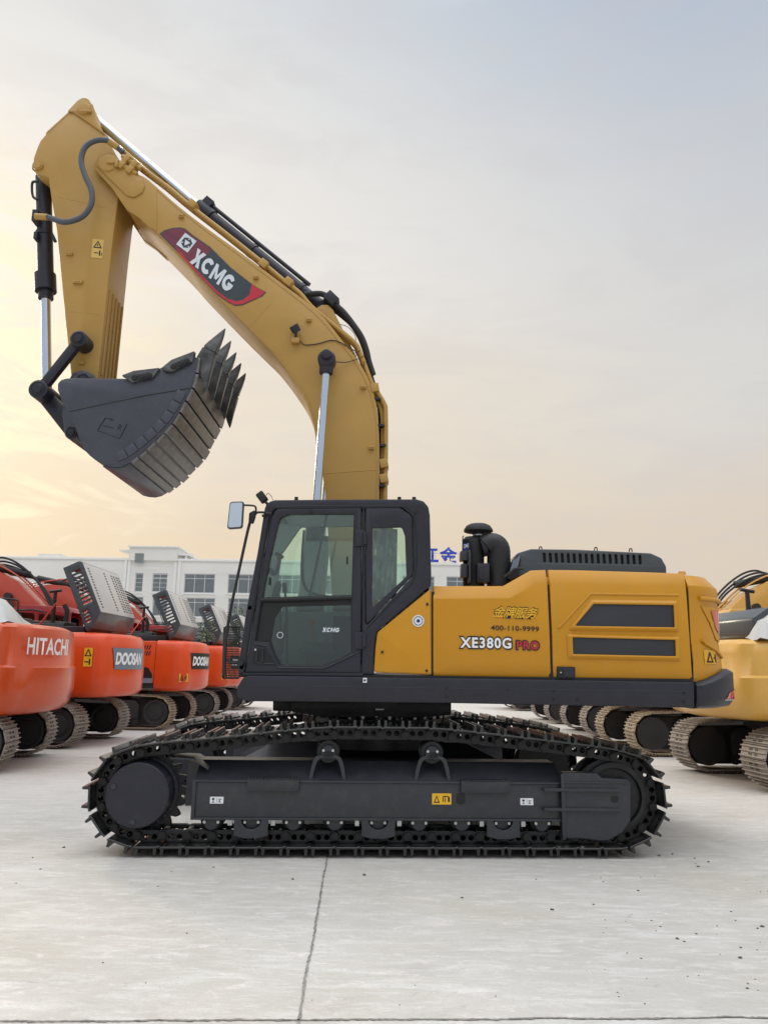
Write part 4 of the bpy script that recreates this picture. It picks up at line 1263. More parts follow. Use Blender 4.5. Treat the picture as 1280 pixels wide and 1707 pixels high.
# front: pillars and windshield
fa = at(444, 846, CN); fb = at(429.5, 922, CN); fc = at(411.5, 1013, CN); fd = at(398, 1110, CN)
ring_f = [fa, fb, fc, fd]
gl_ = MB()
V = [[gl_.bm.verts.new((p.x + .03, y, p.z)) for p in ring_f] for y in (CN + .06, CF - .05)]
for i in range(3): gl_.face([V[0][i], V[0][i + 1], V[1][i + 1], V[1][i]])
gl_.build('windshield', 'cab_glass', cab)
b = MB(); b.tube([Vector((p.x + .028, CF - .04, p.z)) for p in ring_f], .03, 8); b.tube([Vector((fc.x + .028, y, fc.z)) for y in (CN, CF)], .02, 8); b.tube([Vector((fd.x + .03, y, fd.z)) for y in (CN, CF)], .03, 8)
b.build('windshield_frame', 'dark_paint', cab)
# door
win_u = fillet(pts([(466, 862), (484, 856), (591, 855.5), (587, 993), (437, 998), (450, 930)], CN), [.06, .05, .01, .01, .01, .3])
win_l = fillet(pts([(434.5, 1002), (586, 998), (586, 1086), (569, 1098), (541, 1110.5), (466, 1110), (457, 1092), (449, 1072), (424, 1070)], CN), .012)
door = plate('door', 'dark_paint', cab, [fillet(pts([(461, 847), (602.5, 846), (601, 1122.5), (409, 1121), (418, 1060), (451, 864)], CN), [.05, .01, .01, .01, .05, .03]), win_u, win_l], CN + .002, CN + .055, .012)
b = MB(); b.prism(win_u, CN + .030, CN + .034); b.build('door_window', 'cab_glass', door)
b = MB(); b.prism(win_l, CN + .030, CN + .034); b.build('door_window', 'cab_glass_dark', door)
inner_l = fillet(pts([(470, 1011), (586, 1008.5), (585.5, 1085), (568, 1096.5), (540, 1108.5), (468, 1108), (459, 1090), (452, 1068), (458, 1030)], CN), [.05, .01, .01, .02, .02, .02, .02, .04, .06])
plate('window_border', 'black', door, [win_l, inner_l], CN + .024, CN + .030, .001)
b = MB()
for Lp in (win_u, win_l):
    b.tube([Vector((p[0], CN + .012, p[1])) for p in Lp + Lp[:1]], .008, 6)
b.tube([at(435, 1000, CN + .01), at(587, 995.5, CN + .01)], .022, 8)
b.build('window_seal', 'rubber', door)
b = MB(); b.tube([at(x, y, CN - .002) for x, y in [(424, 1073), (445, 1077), (453, 1093), (463, 1113), (540, 1114), (573, 1099), (601, 1085)]], .007, 6)
b.build('pressed_line', 'dark_paint', door)
# handle recess with vertical bars
hr = MB().prism(fillet(pts([(424, 1080), (444, 1082), (456, 1106), (421, 1106)], CN), .01), CN - .001, CN + .004).build('door_handle', 'black', door)
b = MB(); b.tube([at(429, 1084, CN - .006), at(427, 1104, CN - .006)], .012, 8); b.tube([at(438, 1084, CN - .006), at(438, 1104, CN - .006)], .012, 8); b.tube([at(424, 1105, CN - .004), at(458, 1107, CN - .004)], .007, 6)
b.build('handle_bar', 'dark_paint', hr)
b = MB(); p = at(426, 1083, CN - .006); b.cyl(p, p + Vector((0, .01, 0)), .010, seg=12); b.build('lock', 'steel_bolt', hr)
b = MB()
for q in ((592, 884, 911), (591, 1054, 1082)):
    b.prism(pts([(q[0], q[1]), (q[0] + 15, q[1]), (q[0] + 15, q[2]), (q[0], q[2])], CN), CN - .018, CN + .02)
    b.cyl(at(q[0] + 16, q[1] + 3, CN - .02), at(q[0] + 16, q[2] - 3, CN - .02), .02, seg=10)
b.build('hinge', 'dark_paint', door, bevel=.006)
place(brand_mesh(quad_fn((537, 1053.5), (566, 1054), (538, 1046), CN + .026)), 'lettering', 'silver_text', door)
b = MB(); x, z = xz(518, 850.5, CN); b.cyl((x, CN - .006, z), (x, CN + .01, z), .02, seg=14); b.build('latch_button', 'black', door)
b = MB(); b.prism(pts([(448, 961), (452, 963), (451, 976), (447, 974)], CN), CN + .022, CN + .03); b.prism(pts([(577, 927), (580, 927), (580, 940), (577, 940)], CN), CN + .022, CN + .03); b.build('window_catch', 'black', door, bevel=.003)
b = MB(); x, z = xz(466.5, 1058.5, CN)
b.lathe([(.024, 0), (.029, 0), (.029, .002), (.024, .002)], Matrix.Translation((x, CN + .024, z)) @ Matrix.Rotation(-pi / 2, 4, 'X'), 20, cap=False); b.build('window_mark', 'silver_text', door)
# sliding-window post seen through the glass and inner glazing bar
b = MB(); b.tube([at(545, 858, CN + .05), at(530, 930, CN + .05), at(516, 994, CN + .05)], .012, 8); b.build('sliding_window_bar', 'dark_paint', door)
# rear side window
gr = fillet(pts([(621, 880), (670, 878.5), (675, 893), (677.5, 961), (620, 1013)], CN), [.02, .03, .02, .03, .02])
rw_ = plate('rear_side_panel', 'dark_paint', cab, [fillet(pts([(609, 846), (668, 846), (686.5, 861), (688.5, 957), (610, 1043)], CN), [.01, .09, .06, .05, .02]), gr], CN + .002, CN + .05, .012)
b = MB(); b.prism(gr, CN + .022, CN + .026); b.build('rear_side_window', 'cab_glass', rw_)
# interior: seat, console, levers
b = MB()
z_ = lambda py: at(560, py, 7.6).z
xx = lambda px: at(px, 1000, 7.65).x
b.box(xx(505), xx(585), 7.42, 7.92, z_(1092), z_(1072)); seat = b.build('seat', 'seat_grey', cab, bevel=.04, seg=3)
b = MB(); b.prism([(xx(575), z_(1078)), (xx(598), z_(1078)), (xx(612), z_(965)), (xx(597), z_(962))], 7.44, 7.90); b.build('backrest', 'seat_grey', seat, bevel=.035, seg=3)
b = MB(); b.prism([(xx(598), z_(960)), (xx(614), z_(958)), (xx(618), z_(925)), (xx(603), z_(925))], 7.50, 7.74); b.build('headrest', 'seat_grey', seat, bevel=.03, seg=3)
b = MB(); b.box(xx(515), xx(575), 7.48, 7.86, z_(1112), z_(1092)); b.build('seat_base', 'black', seat, bevel=.01)
b = MB(); b.prism([(xx(520), z_(1072)), (xx(548), z_(1074)), (xx(546), z_(1040)), (xx(524), z_(1036))], 7.36, 7.42); b.build('side_console', 'interior', cab, bevel=.015)
b = MB(); b.prism(pts([(513, 1034), (523, 1033), (523, 1040), (527, 1071), (521, 1071), (514, 1042)], 7.33), 7.33, 7.345); b.build('orange_safety_lever', 'orange_strap', cab, bevel=.004)
b = MB(); b.prism([(xx(430), z_(1110)), (xx(470), z_(1110)), (xx(462), z_(1000)), (xx(446), z_(995))], 7.5, 7.75); b.build('console', 'interior', cab, bevel=.02)
b = MB()
for xo, yo in ((478, 7.38), (486, 7.5)):
    b.tube([Vector((xx(xo), yo, z_(1108))), Vector((xx(xo - 4), yo, z_(1020))), Vector((xx(xo - 8), yo, z_(990)))], .012, 8)
    b.tube([Vector((xx(xo - 8), yo, z_(990))), Vector((xx(xo - 10), yo, z_(975)))], .024, 10)
b.build('control_lever', 'black', cab)
b = MB(); b.box(-.02, .02, -.10, .10, -.075, .075, Matrix.Translation(Vector((at(462, 972, 7.5).x, 7.5, at(462, 985, 7.5).z))) @ Matrix.Rotation(R(12), 4, 'Y'))
b.tube([Vector((at(462, 972, 7.5).x, 7.5, at(462, 988, 7.5).z)), Vector((xx(456), 7.6, z_(1010)))], .012, 8)
b.build('monitor', 'black', cab, bevel=.008)
b = MB(); b.tube(smooth([at(464, 925, 7.9), at(466, 935, 7.9), at(462, 950, 7.9), at(455, 957, 7.9), at(452, 948, 7.9)], 4), .018, 8); b.tube([at(460, 922, 7.9), at(472, 930, 7.9)], .02, 8); b.build('wiper_motor', 'black', cab)
b = MB(); b.tube(smooth([at(507, 884, 7.9), at(504, 920, 7.9), at(503, 958, 7.9), at(509, 980, 7.9), at(524, 990, 7.9), at(560, 996, 7.9)], 4), .012, 8); b.build('window_bar', 'black', cab)
b = MB(); b.tube(smooth([at(470, 1090, 7.6), at(474, 1050, 7.6), at(480, 1030, 7.6)], 4), .015, 8); b.box(xx(560), xx(588), 7.30, 7.36, z_(1085), z_(1030)); b.build('armrest', 'black', cab, bevel=.01)
# protective plastic sheet hanging behind the seat
b = MB(); rng = random.Random(3)
nx, nz_ = 14, 16
V = []
for i in range(nx):
    row = []
    for j in range(nz_):
        u = i / (nx - 1); v = j / (nz_ - 1)
        row.append(b.bm.verts.new((at(622 + u * 40, 900, 7.5).x, 7.45 + .05 * sin(u * 17 + v * 5) + .04 * rng.random(), at(640, 885 + v * 120 - 8 * sin(u * 3), 7.5).z)))
    V.append(row)
for i in range(nx - 1):
    for j in range(nz_ - 1):
        b.face([V[i][j], V[i + 1][j], V[i + 1][j + 1], V[i][j + 1]])
b.build('seat_cover', 'plastic_wrap', cab, sharp=80)
# roof studs, corner bolt
b = MB()
for px in (494, 665.5, 690):
    p = at(px, 833, CN + .05); b.cyl(p + Vector((0, 0, -.01)), p + Vector((0, 0, .025)), .018, seg=10)
b.build('roof_stud', 'black', cab)
b = MB(); x, z = xz(694, 854, CN); b.cyl((x, CN - .01, z), (x, CN + .01, z), .016, seg=12); b.build('bolt', 'black', cab)
# work lamp on the roof corner
b = MB(); c = at(437, 829, CN + .02)
b.box(-.038, .038, -.05, .05, -.05, .05, Matrix.Translation(c) @ Matrix.Rotation(R(-38), 4, 'Y')); o = b.build('roof_lamp', 'rubber', cab, bevel=.014)
b = MB(); b.tube([c + Vector((.03, 0, -.04)), at(449, 843, CN + .03)], .014, 8); b.tube(smooth([c + Vector((.04, 0, .02)), at(447, 822, CN + .03), at(453, 828, CN + .03), at(455, 834, CN + .03)], 4), .003, 6); b.build('lamp_stalk', 'dark_paint', o)
# mirror
Ym = 7.02
mo = fillet(pts([(383, 836), (407, 835), (404, 880), (378, 882)], Ym), .03)
mir = plate('mirror', 'hood_dark', cab, [mo], Ym, Ym + .05, .012)
mi_ = fillet(pts([(384.5, 838.5), (404.5, 837.5), (402, 878), (380.5, 879.5)], Ym), .022)
MB().prism(mi_, Ym - .002, Ym + .004).build('mirror_glass', 'mirror_glass', mir)
b = MB(); b.tube(smooth([at(405, 842, Ym + .03), at(418, 842.5, Ym + .05), at(425, 844, Ym + .08), at(427, 849, Ym + .1), at(426, 858, Ym + .12)], 4), .009, 8)
b.tube(smooth([at(447, 855, CN), at(436, 854, CN - .02), at(428, 855, CN - .03), at(423, 862, CN - .03)], 4), .011, 8)
b.build('mirror_arm', 'rubber', mir)
b = MB(); b.tube([at(443, 856, CN - .02), at(452, 856, CN - .01)], .014, 8); b.tube([at(437, 860, CN - .02), at(442, 859, CN - .02)], .014, 8); b.build('mirror_clamp', 'rubber', mir)
# long grab rail in front of the cab with its step guard
b = MB(); b.tube(smooth([at(424, 858, CN - .03), at(418, 868, CN - .03), at(412, 890, CN - .03), at(401, 940, CN - .03), at(391, 985, CN - .03), at(384, 1020, CN - .03), at(379, 1050, CN - .03), at(376, 1080, CN - .03), at(374, 1110, CN - .03), at(374, 1126, CN - .03)], 4), .014, 8)
rail = b.build('grab_rail', 'rubber', cab)
b = MB(); b.prism(pts([(417, 857), (426, 852), (427, 862), (423, 874), (416, 872)], CN), CN - .06, CN); b.build('rail_bracket', 'rubber', rail, bevel=.008)
b = MB(); b.tube(smooth([at(379, 1098, CN - .03), at(384, 1104, CN - .03), at(392, 1105, CN - .03), at(400, 1105, CN)], 4), .013, 8); b.cyl(at(400, 1105, CN - .03), at(400, 1105, CN + .02), .03, seg=12)
b.build('rail_mount', 'rubber', rail)
Yg = 7.95
b = MB()
for k in range(13):
    t = k / 12
    b.tube([at(376 + t * 24, 1046, Yg), at(372 + t * 26, 1130, Yg)], .004, 5)
for k in range(22):
    y = 1046 + k * 4; b.tube([at(376, y, Yg), at(400, y, Yg)], .004, 5)
b.tube([at(376, 1045, Yg), at(400, 1045, Yg)], .012, 6); b.tube([at(375, 1045, Yg), at(372, 1130, Yg)], .014, 6); b.tube([at(372, 1130, Yg), at(398, 1130, Yg)], .012, 6)
b.build('mesh_guard', 'rubber', EX)

# ================================================================== UNDERCARRIAGE
PSI = R(3.2)
e_ = Vector((cos(PSI), sin(PSI), 0)); a_ = Vector((-sin(PSI), cos(PSI), 0)); z1_ = Vector((0, 0, 1))
P0 = Vector((0, 7.05, 0))
MT = Matrix(((e_.x, a_.x, 0, P0.x), (e_.y, a_.y, 0, P0.y), (0, 0, 1, 0), (0, 0, 0, 1)))


def tk(px, py, v):
    d = (at(px, py, 1) - CAM)
    t = ((P0 - CAM).dot(a_) + v) / d.dot(a_)
    P = CAM + d * t
    return ((P - P0).dot(e_), P.z)


def tpts(l, v): return [tk(a, b, v) for a, b in l]


u0, zs = tk(241, 1332, .3)
u1, zi = tk(1016, 1333, .3)
RP = .345; ZC = .50
uc = (u0 + u1) / 2
print('TRACK', u0, zs, u1, zi)
ub = [tk(520, 1207, 0), tk(745, 1203, 0)]
print(ub)
zc_top = 1.015
# pin path (closed), counter-clockwise from bottom left
path = []
path += [Vector((u0, ZC - RP)), Vector((u1, ZC - RP))]
for k in range(1, 16):
    a = -pi / 2 + pi * k / 17; path.append(Vector((u1 + RP * cos(a), ZC + RP * sin(a))))
path += [Vector((u1 - .15, ZC + RP + .022)), Vector((u1 - .75, ZC + RP + .085)), Vector((uc + .65, zc_top - .015)), Vector((uc + .40, zc_top)), Vector((uc - .42, zc_top)), Vector((uc - .75, zc_top - .02)), Vector((u0 + .75, ZC + RP + .075)), Vector((u0 + .15, ZC + RP + .02))]
for k in range(2, 17):
    a = pi / 2 + pi * k / 17; path.append(Vector((u0 + RP * cos(a), ZC + RP * sin(a))))
path.append(path[0].copy())
PLn = [0]
for i in range(1, len(path)): PLn.append(PLn[-1] + (path[i] - path[i - 1]).length)


def path_at(s):
    s = s % PLn[-1]
    for i in range(1, len(path)):
        if PLn[i] >= s:
            return path[i - 1].lerp(path[i], (s - PLn[i - 1]) / max(1e-9, PLn[i] - PLn[i - 1]))
    return path[-1]


NS = round(PLn[-1] / .2135)
pitch = PLn[-1] / NS
print('shoes', NS, pitch)


def local_mesh(b, bevel=0):
    me = b.mesh(bevel); return me


# prototypes: local x along travel, y across, z outwards (away from the loop)
s = MB()
hw = pitch / 2
s.prism([(-hw + .004, .070), (-hw + .020, .062), (hw - .030, .062), (hw + .012, .054), (hw + .012, .070), (hw - .028, .078), (-hw + .004, .080)], 0, .60)
for gx in (-hw + .030, hw - .030):
    s.prism([(gx - .017, .072), (gx + .017, .072), (gx + .011, .130), (gx - .011, .130)], .004, .596)
for bx in (-.035, .035):
    for by in (.17, .25, .37, .45):
        s.cyl((bx, by, .074), (bx, by, .094), .015, seg=6)
shoe_me = s.mesh(.003, 1)
lk = MB()
for y0_, y1_ in ((.15, .20), (.40, .45)):
    lp = [(-hw - .02, -.045), (hw - .06, -.045), (hw - .01, -.03), (hw + .02, -.045), (hw + .045, -.02), (hw + .04, .03), (hw - .01, .05), (hw - .05, .062), (-hw + .05, .062), (-hw + .01, .04), (-hw - .04, .03), (-hw - .045, -.02)]
    lk2 = curve_mesh([lp, ring(-.035, .015, .024, 10), ring(.038, .015, .024, 10)], y1_ - y0_, .004)
    lk2.transform(Matrix.Translation((0, (y0_ + y1_) / 2, 0)))
    lk.bm.from_mesh(lk2)
lk.cyl((-hw, .12, 0), (-hw, .48, 0), .036, seg=14)
lk.cyl((-hw, .115, 0), (-hw, .13, 0), .026, seg=12)
link_me = lk.mesh()
for me, mm in ((shoe_me, 'shoe_black'), (link_me, 'track_black')):
    me.materials.clear(); me.materials.append(MATS[mm]); me.polygons.foreach_set('use_smooth', [True] * len(me.polygons)); me.set_sharp_from_angle(angle=R(32))


def add_track(v0):
    # chain core: the row of bushings as one part, shoes and links as sub-parts
    core = MB()
    for k in range(NS):
        p = path_at(k * pitch)
        core.cyl(MT @ Vector((p.x, v0 + .19, p.y)), MT @ Vector((p.x, v0 + .41, p.y)), .030, seg=12)
    ch = core.build('track_chain', 'track_black', EX)
    for k in range(NS):
        p = path_at(k * pitch); q = path_at((k + 1) * pitch)
        c = (p + q) / 2; t = (q - p).normalized()
        # travel direction t, outward normal is to the right of t (loop is counter-clockwise)
        nn = Vector((t.y, -t.x))
        xw = e_ * t.x + z1_ * t.y; zw = e_ * nn.x + z1_ * nn.y; yw = a_.copy()
        Mx = Matrix((xw, yw, zw)).transposed().to_4x4()
        if Mx.determinant() < 0:
            pass
        loc = P0 + e_ * c.x + a_ * v0 + z1_ * c.y
        for me, nm in ((shoe_me, 'track_shoe'), (link_me, 'track_link')):
            o = bpy.data.objects.new(nm, me); col.objects.link(o); o.parent = ch
            Rj = Matrix.Rotation(R(random.uniform(-.8, .8)), 4, 'Z') if nm == 'track_shoe' else Matrix()
            o.matrix_local = Matrix.Translation(loc - ORG[ch.name]) @ Mx @ Rj
    return ch


add_track(0)
add_track(2.60)

for side, v0 in ((0, 0), (1, 2.60)):
    T = lambda u, v, z: MT @ Vector((u, v0 + (v if side == 0 else .60 - v), z))
    def tb(b, bevel=0, seg=2):
        return b
    M_ = MT @ Matrix.Translation((0, v0, 0)) if side == 0 else MT @ Matrix.Translation((0, v0 + .60, 0)) @ Matrix.Scale(-1, 4, (0, 1, 0))
    uL = tk(323, 1333, .08)[0]; uR = tk(937, 1333, .08)[0]
    ztop = tk(630, 1303, .08)[1]; zbot = tk(630, 1367, .08)[1]; zdeck = ztop + .15
    # side frame: lofted section (v, z)
    sec = [(.10, zbot), (.08, zbot + .012), (.08, ztop - .01), (.10, ztop + .004), (.30, zdeck), (.55, zdeck), (.58, ztop), (.58, zbot)]
    b = MB(); b.loft([[M_ @ Vector((u, v, z)) for v, z in sec] for u in (uL, uR)])
    tf = b.build('track_frame', 'frame_paint', EX, bevel=.01)
    b = MB()
    b.box(uL - .015, uR, .068, .085, ztop - .012, ztop + .006, M_); b.box(uL - .015, uR, .068, .085, zbot - .004, zbot + .016, M_); b.box(uL - .015, uL + .015, .066, .1, zbot, ztop, M_)
    b.build('frame_flange', 'frame_paint', tf, bevel=.003)
    # steps
    for q in ((413, 499, 1298, 1318), (768, 849, 1301, 1321)):
        ua = tk(q[0], q[2], .06)[0]; ue = tk(q[1], q[2], .06)[0]; zt_ = tk(q[0], q[2], .06)[1]; zb_ = tk(q[0], q[3], .06)[1]
        b = MB(); b.box(ua, ue, .045, .09, zb_, zt_ - .006, M_)
        n = 22
        for k in range(n):
            uu = ua + (ue - ua) * (k + .5) / n; b.box(uu - .006, uu + .006, .045, .13, zt_ - .008, zt_ + .008, M_)
        b.box(ua, ue, .045, .15, zt_ - .012, zt_ - .006, M_)
        b.build('step_plate', 'frame_paint', tf, bevel=.002)
    # carrier rollers
    for px in (547, 720):
        uu, zz = tk(px, 1255, .15)
        b = MB(); zz = zc_top - .045 - .105
        b.lathe([(.001, 0), (.095, 0), (.105, .01), (.105, .04), (.09, .05), (.09, .16), (.105, .17), (.105, .21), (.001, .21)], M_ @ Matrix.Translation((uu, .15, zz)) @ Matrix.Rotation(-pi / 2, 4, 'X'), 28)
        cr = b.build('carrier_roller', 'track_black', tf)
        b = MB(); b.lathe([(.001, 0), (.055, 0), (.062, .01), (.062, .03)], M_ @ Matrix.Translation((uu, .125, zz)) @ Matrix.Rotation(-pi / 2, 4, 'X'), 24)
        b.box(uu - .062, uu + .062, .125, .15, zz - .055, zz + .01, M_); b.build('roller_cap', 'frame_paint', cr, bevel=.004)
        b = MB()
        for s_ in (-1, 1): b.cyl(M_ @ Vector((uu + s_ * .042, .108, zz + .012)), M_ @ Vector((uu + s_ * .042, .13, zz + .012)), .012, seg=8)
        b.build('bolt', 'steel_bolt', cr)
        b = MB()
        for s_ in (-1, 1):
            P = [tuple(p) for p in smooth([Vector((uu + s_ * .045, zz - .035)), Vector((uu + s_ * .10, zz - .06)), Vector((uu + s_ * .13, zz - .14)), Vector((uu + s_ * .150, ztop - .0))], 4)]
            b.loft([[M_ @ Vector((p[0] + s_ * .014, .11, p[1] + .010)), M_ @ Vector((p[0] + s_ * .014, .155, p[1] + .010)), M_ @ Vector((p[0] - s_ * .014, .155, p[1] - .010)), M_ @ Vector((p[0] - s_ * .014, .11, p[1] - .010))] for p in P])
        b.build('roller_bracket', 'frame_paint', cr)
    # bottom rollers with end caps, guards
    for i, px in enumerate((353, 420, 489, 558, 630, 698, 769, 836, 902)):
        uu, zz = tk(px, 1374, .14)
        zz = ZC - RP + .045 + .085
        b = MB()
        b.lathe([(.001, 0), (.085, 0), (.10, .01), (.10, .05), (.08, .06), (.08, .24), (.10, .25), (.10, .29), (.001, .29)], M_ @ Matrix.Translation((uu, .155, zz)) @ Matrix.Rotation(-pi / 2, 4, 'X'), 24)
        rl = b.build('track_roller', 'track_black', tf)
        b = MB(); b.box(uu - .075, uu + .075, .12, .16, zz - .03, zbot + .005, M_); b.lathe([(.001, 0), (.06, 0), (.065, .01), (.065, .04)], M_ @ Matrix.Translation((uu, .115, zz - .02)) @ Matrix.Rotation(-pi / 2, 4, 'X'), 20)
        b.build('roller_cap', 'frame_paint', rl, bevel=.006)
        b = MB()
        for s_ in (-1, 1): b.cyl(M_ @ Vector((uu + s_ * .058, .102, zz - .012)), M_ @ Vector((uu + s_ * .058, .12, zz - .012)), .013, seg=8)
        b.build('bolt', 'steel_bolt', rl)
        if i in (1, 4, 7):
            g_ = []
            for k in range(11):
                a = pi + pi * k / 10; g_.append((uu + .085 * cos(a), zz + .01 + .075 * sin(a)))
            P = [(uu - .15, zbot), (uu - .145, zz - .06), (uu - .15, zz - .115), (uu - .06, zz - .14), (uu + .06, zz - .14), (uu + .15, zz - .115), (uu + .145, zz - .06), (uu + .15, zbot), (uu + .10, zbot)] + g_[::-1] + [(uu - .10, zbot)]
            b = MB(); me = curve_mesh([P], .03, .006); me.transform(M_ @ Matrix.Translation((0, .085, 0)))
            me.materials.clear(); place(me, 'roller_guard', 'frame_paint', tf)
            b = MB()
            for s_ in (-1, 1): b.box(uu + s_ * .185 - .02, uu + s_ * .185 + .02, .10, .14, zbot - .055, zbot - .005, M_)
            b.build('guard_bolt', 'steel_bolt', tf, bevel=.004)
    # stickers and slot
    if side == 0:
        def tq(px0, px1, py0, py1, m, nm, marks=True):
            A = tk(px0, py1, .079); B = tk(px1, py1, .079); C_ = tk(px0, py0, .079)
            W_ = lambda s, t, k=0: M_ @ Vector((A[0] + (B[0] - A[0]) * s, .078 - .001 * k, A[1] + (C_[1] - A[1]) * t))
            mb = MB(); mb.poly([W_(0, 0), W_(1, 0), W_(1, 1), W_(0, 1)]); o = mb.build(nm, m, tf)
            g = MB()
            for r_ in ([(.08, .15), (.40, .15), (.24, .85)],) if marks else ():
                inn = [(.15, .25), (.33, .25), (.24, .65)]
                for i in range(3):
                    j = (i + 1) % 3; g.poly([W_(*r_[i], 1), W_(*r_[j], 1), W_(*inn[j], 1), W_(*inn[i], 1)])
            for (s, t, w_, h_) in ((.55, .25, .05, .5), (.66, .2, .04, .6), (.6, .7, .25, .08), (.82, .25, .1, .45)) if marks else ((.15, .55, .18, .25), (.22, .15, .05, .4), (.15, .15, .2, .08), (.5, .1, .02, .8), (.62, .6, .25, .08), (.68, .2, .06, .35), (.62, .2, .2, .07)):
                g.poly([W_(s, t, 1), W_(s + w_, t, 1), W_(s + w_, t + h_, 1), W_(s, t + h_, 1)])
            g.build('pictogram', 'black', o)
        tq(350, 372.5, 1328, 1339.5, 'label_white', 'sticker', False)
        tq(867, 888.5, 1330.5, 1342, 'label_white', 'sticker', False)
        tq(720, 752, 1322.5, 1341, 'label_yellow', 'warning_label')
        P = [tk(761, 1322, .078), tk(775, 1322, .078), tk(775, 1341, .078), tk(761, 1341, .078)]
        me = curve_mesh([fillet(P, .03)], .004, .001); me.transform(M_ @ Matrix.Translation((0, .078, 0))); me.materials.clear(); place(me, 'grease_slot', 'black', tf)
    # idler and yoke guard
    b = MB()
    ui = u1 - .01
    b.lathe([(.001, .10), (.24, .10), (.25, .06), (.275, .055), (.30, .06), (.30, .12), (.335, .125), (.335, .18), (.30, .19), (.30, .41), (.335, .42), (.335, .475), (.30, .48), (.30, .53), (.001, .52)], M_ @ Matrix.Translation((ui, .085, ZC - .005)) @ Matrix.Scale(.88, 4, (0, 1, 0)) @ Matrix.Rotation(-pi / 2, 4, 'X') @ Matrix.Scale(1, 4), 48)
    b.build('idler', 'track_black', tf)
    gp = tpts([(938, 1288), (995, 1289), (1003, 1297), (1046, 1299), (1051, 1306), (1051, 1368), (1038, 1388), (1015, 1402), (1000, 1403), (975, 1399), (938, 1398)], .06)
    me = curve_mesh([gp], .12, .012); me.transform(M_ @ Matrix.Translation((0, .12, 0))); me.materials.clear(); yk = place(me, 'idler_yoke', 'frame_paint', tf)
    b = MB()
    for (x0_, x1_, y_) in ((906, 1032, 1316), (906, 1032, 1349)):
        A = tk(x0_, y_, .05); B = tk(x1_, y_, .05); b.box(A[0], B[0], .035, .07, A[1] - .016, A[1] + .012, M_)
    A = tk(940, 1304, .05); B = tk(1049, 1304, .05); b.box(A[0], B[0], .05, .07, A[1] - .01, A[1] + .006, M_)
    A = tk(934, 1290, .05); B = tk(943, 1400, .05); b.box(A[0], B[0], .042, .07, B[1], A[1], M_)
    b.build('yoke_rib', 'frame_paint', yk, bevel=.004)
    P = [tk(1018, 1327, .059), tk(1030, 1327, .059), tk(1030, 1338, .059), tk(1018, 1338, .059)]
    me = curve_mesh([fillet(P, .02)], .004, .001); me.transform(M_ @ Matrix.Translation((0, .0585, 0))); me.materials.clear(); place(me, 'slot', 'black', yk)
    # sprocket with final drive
    teeth = []
    nt2 = 21
    for k in range(nt2 * 6):
        a = 2 * pi * k / (nt2 * 6); ph = k % 6
        teeth.append((u0 + (.375, .385, .36, .325, .325, .36)[ph] * cos(a), ZC + (.375, .385, .36, .325, .325, .36)[ph] * sin(a)))
    me = curve_mesh([teeth, ring(u0, ZC, .2, 40)], .055, .006); me.transform(M_ @ Matrix.Translation((0, .30, 0))); me.materials.clear(); sp = place(me, 'sprocket', 'track_black', tf)
    b = MB(); b.lathe([(.001, .02), (.262, .02), (.27, .028), (.27, .10), (.275, .11), (.275, .25), (.30, .26), (.30, .29), (.30, .33), (.24, .34), (.24, .55), (.001, .55)], M_ @ Matrix.Translation((u0 + .0, 0, ZC)) @ Matrix.Rotation(-pi / 2, 4, 'X'), 56)
    fd_ = b.build('final_drive', 'dark_paint', tf)
    b = MB()
    for k in range(30):
        a = 2 * pi * k / 30; b.cyl(M_ @ Vector((u0 + .250 * cos(a), .013, ZC + .250 * sin(a))), M_ @ Vector((u0 + .250 * cos(a), .022, ZC + .250 * sin(a))), .007, seg=6)
    for a in (R(160), R(-95)):
        b.lathe([(.014, 0), (.022, 0), (.022, .012), (.014, .012)], M_ @ Matrix.Translation((u0 + .215 * cos(a), .010, ZC + .215 * sin(a))) @ Matrix.Rotation(-pi / 2, 4, 'X'), 16)
    for k in range(24):
        a = 2 * pi * k / 24; b.cyl(M_ @ Vector((u0 + .287 * cos(a), .25, ZC + .287 * sin(a))), M_ @ Vector((u0 + .287 * cos(a), .262, ZC + .287 * sin(a))), .011, seg=6)
    b.build('cover_bolt', 'frame_paint', fd_)
    # mud plate between sprocket and frame
    P = [tk(285, 1262, .12), tk(322, 1264, .12), tk(345, 1272, .12)]
    b = MB(); zz = P[0][1]
    b.loft([[M_ @ Vector((uu, v, z_)) for v, z_ in ((.10, zq), (.5, zq), (.5, zq - .015), (.10, zq - .015))] for uu, zq in ((P[0][0], zz), (P[1][0], P[1][1]), (P[2][0] + .02, P[2][1] - .04))])
    b.box(uL - .10, uL + .02, .25, .5, zbot + .08, zdeck - .02, M_)
    b.build('mud_plate', 'frame_paint', tf)

# car body, slew ring
M_ = MT
b = MB()
uL = tk(323, 1333, .08)[0]; uR = tk(937, 1333, .08)[0]
b.loft([[M_ @ Vector((u, v, z)) for u, z in ((-1.5, .62), (1.45, .62), (1.45, .40), (-1.5, .40))] for v in (.5, .9)] + [[M_ @ Vector((u, v, z)) for u, z in ((-1.0, .86), (.95, .86), (.95, .42), (-1.0, .42))] for v in (1.2, 2.0)] + [[M_ @ Vector((u, v, z)) for u, z in ((-1.5, .62), (1.45, .62), (1.45, .40), (-1.5, .40))] for v in (2.4, 2.8)])
cbx = b.build('car_body', 'frame_paint', EX, bevel=.01)
ctr = Vector((at(628, 1190, YC).x, YC, 0))
b = MB(); b.lathe([(.001, .80), (.74, .80), (.74, 1.02), (.80, 1.03), (.80, 1.10), (.72, 1.11), (.72, 1.20), (.78, 1.21), (.78, 1.46), (.001, 1.46)], Matrix.Translation(ctr), 64)
sr = b.build('slew_ring', 'track_black', EX)
b = MB()
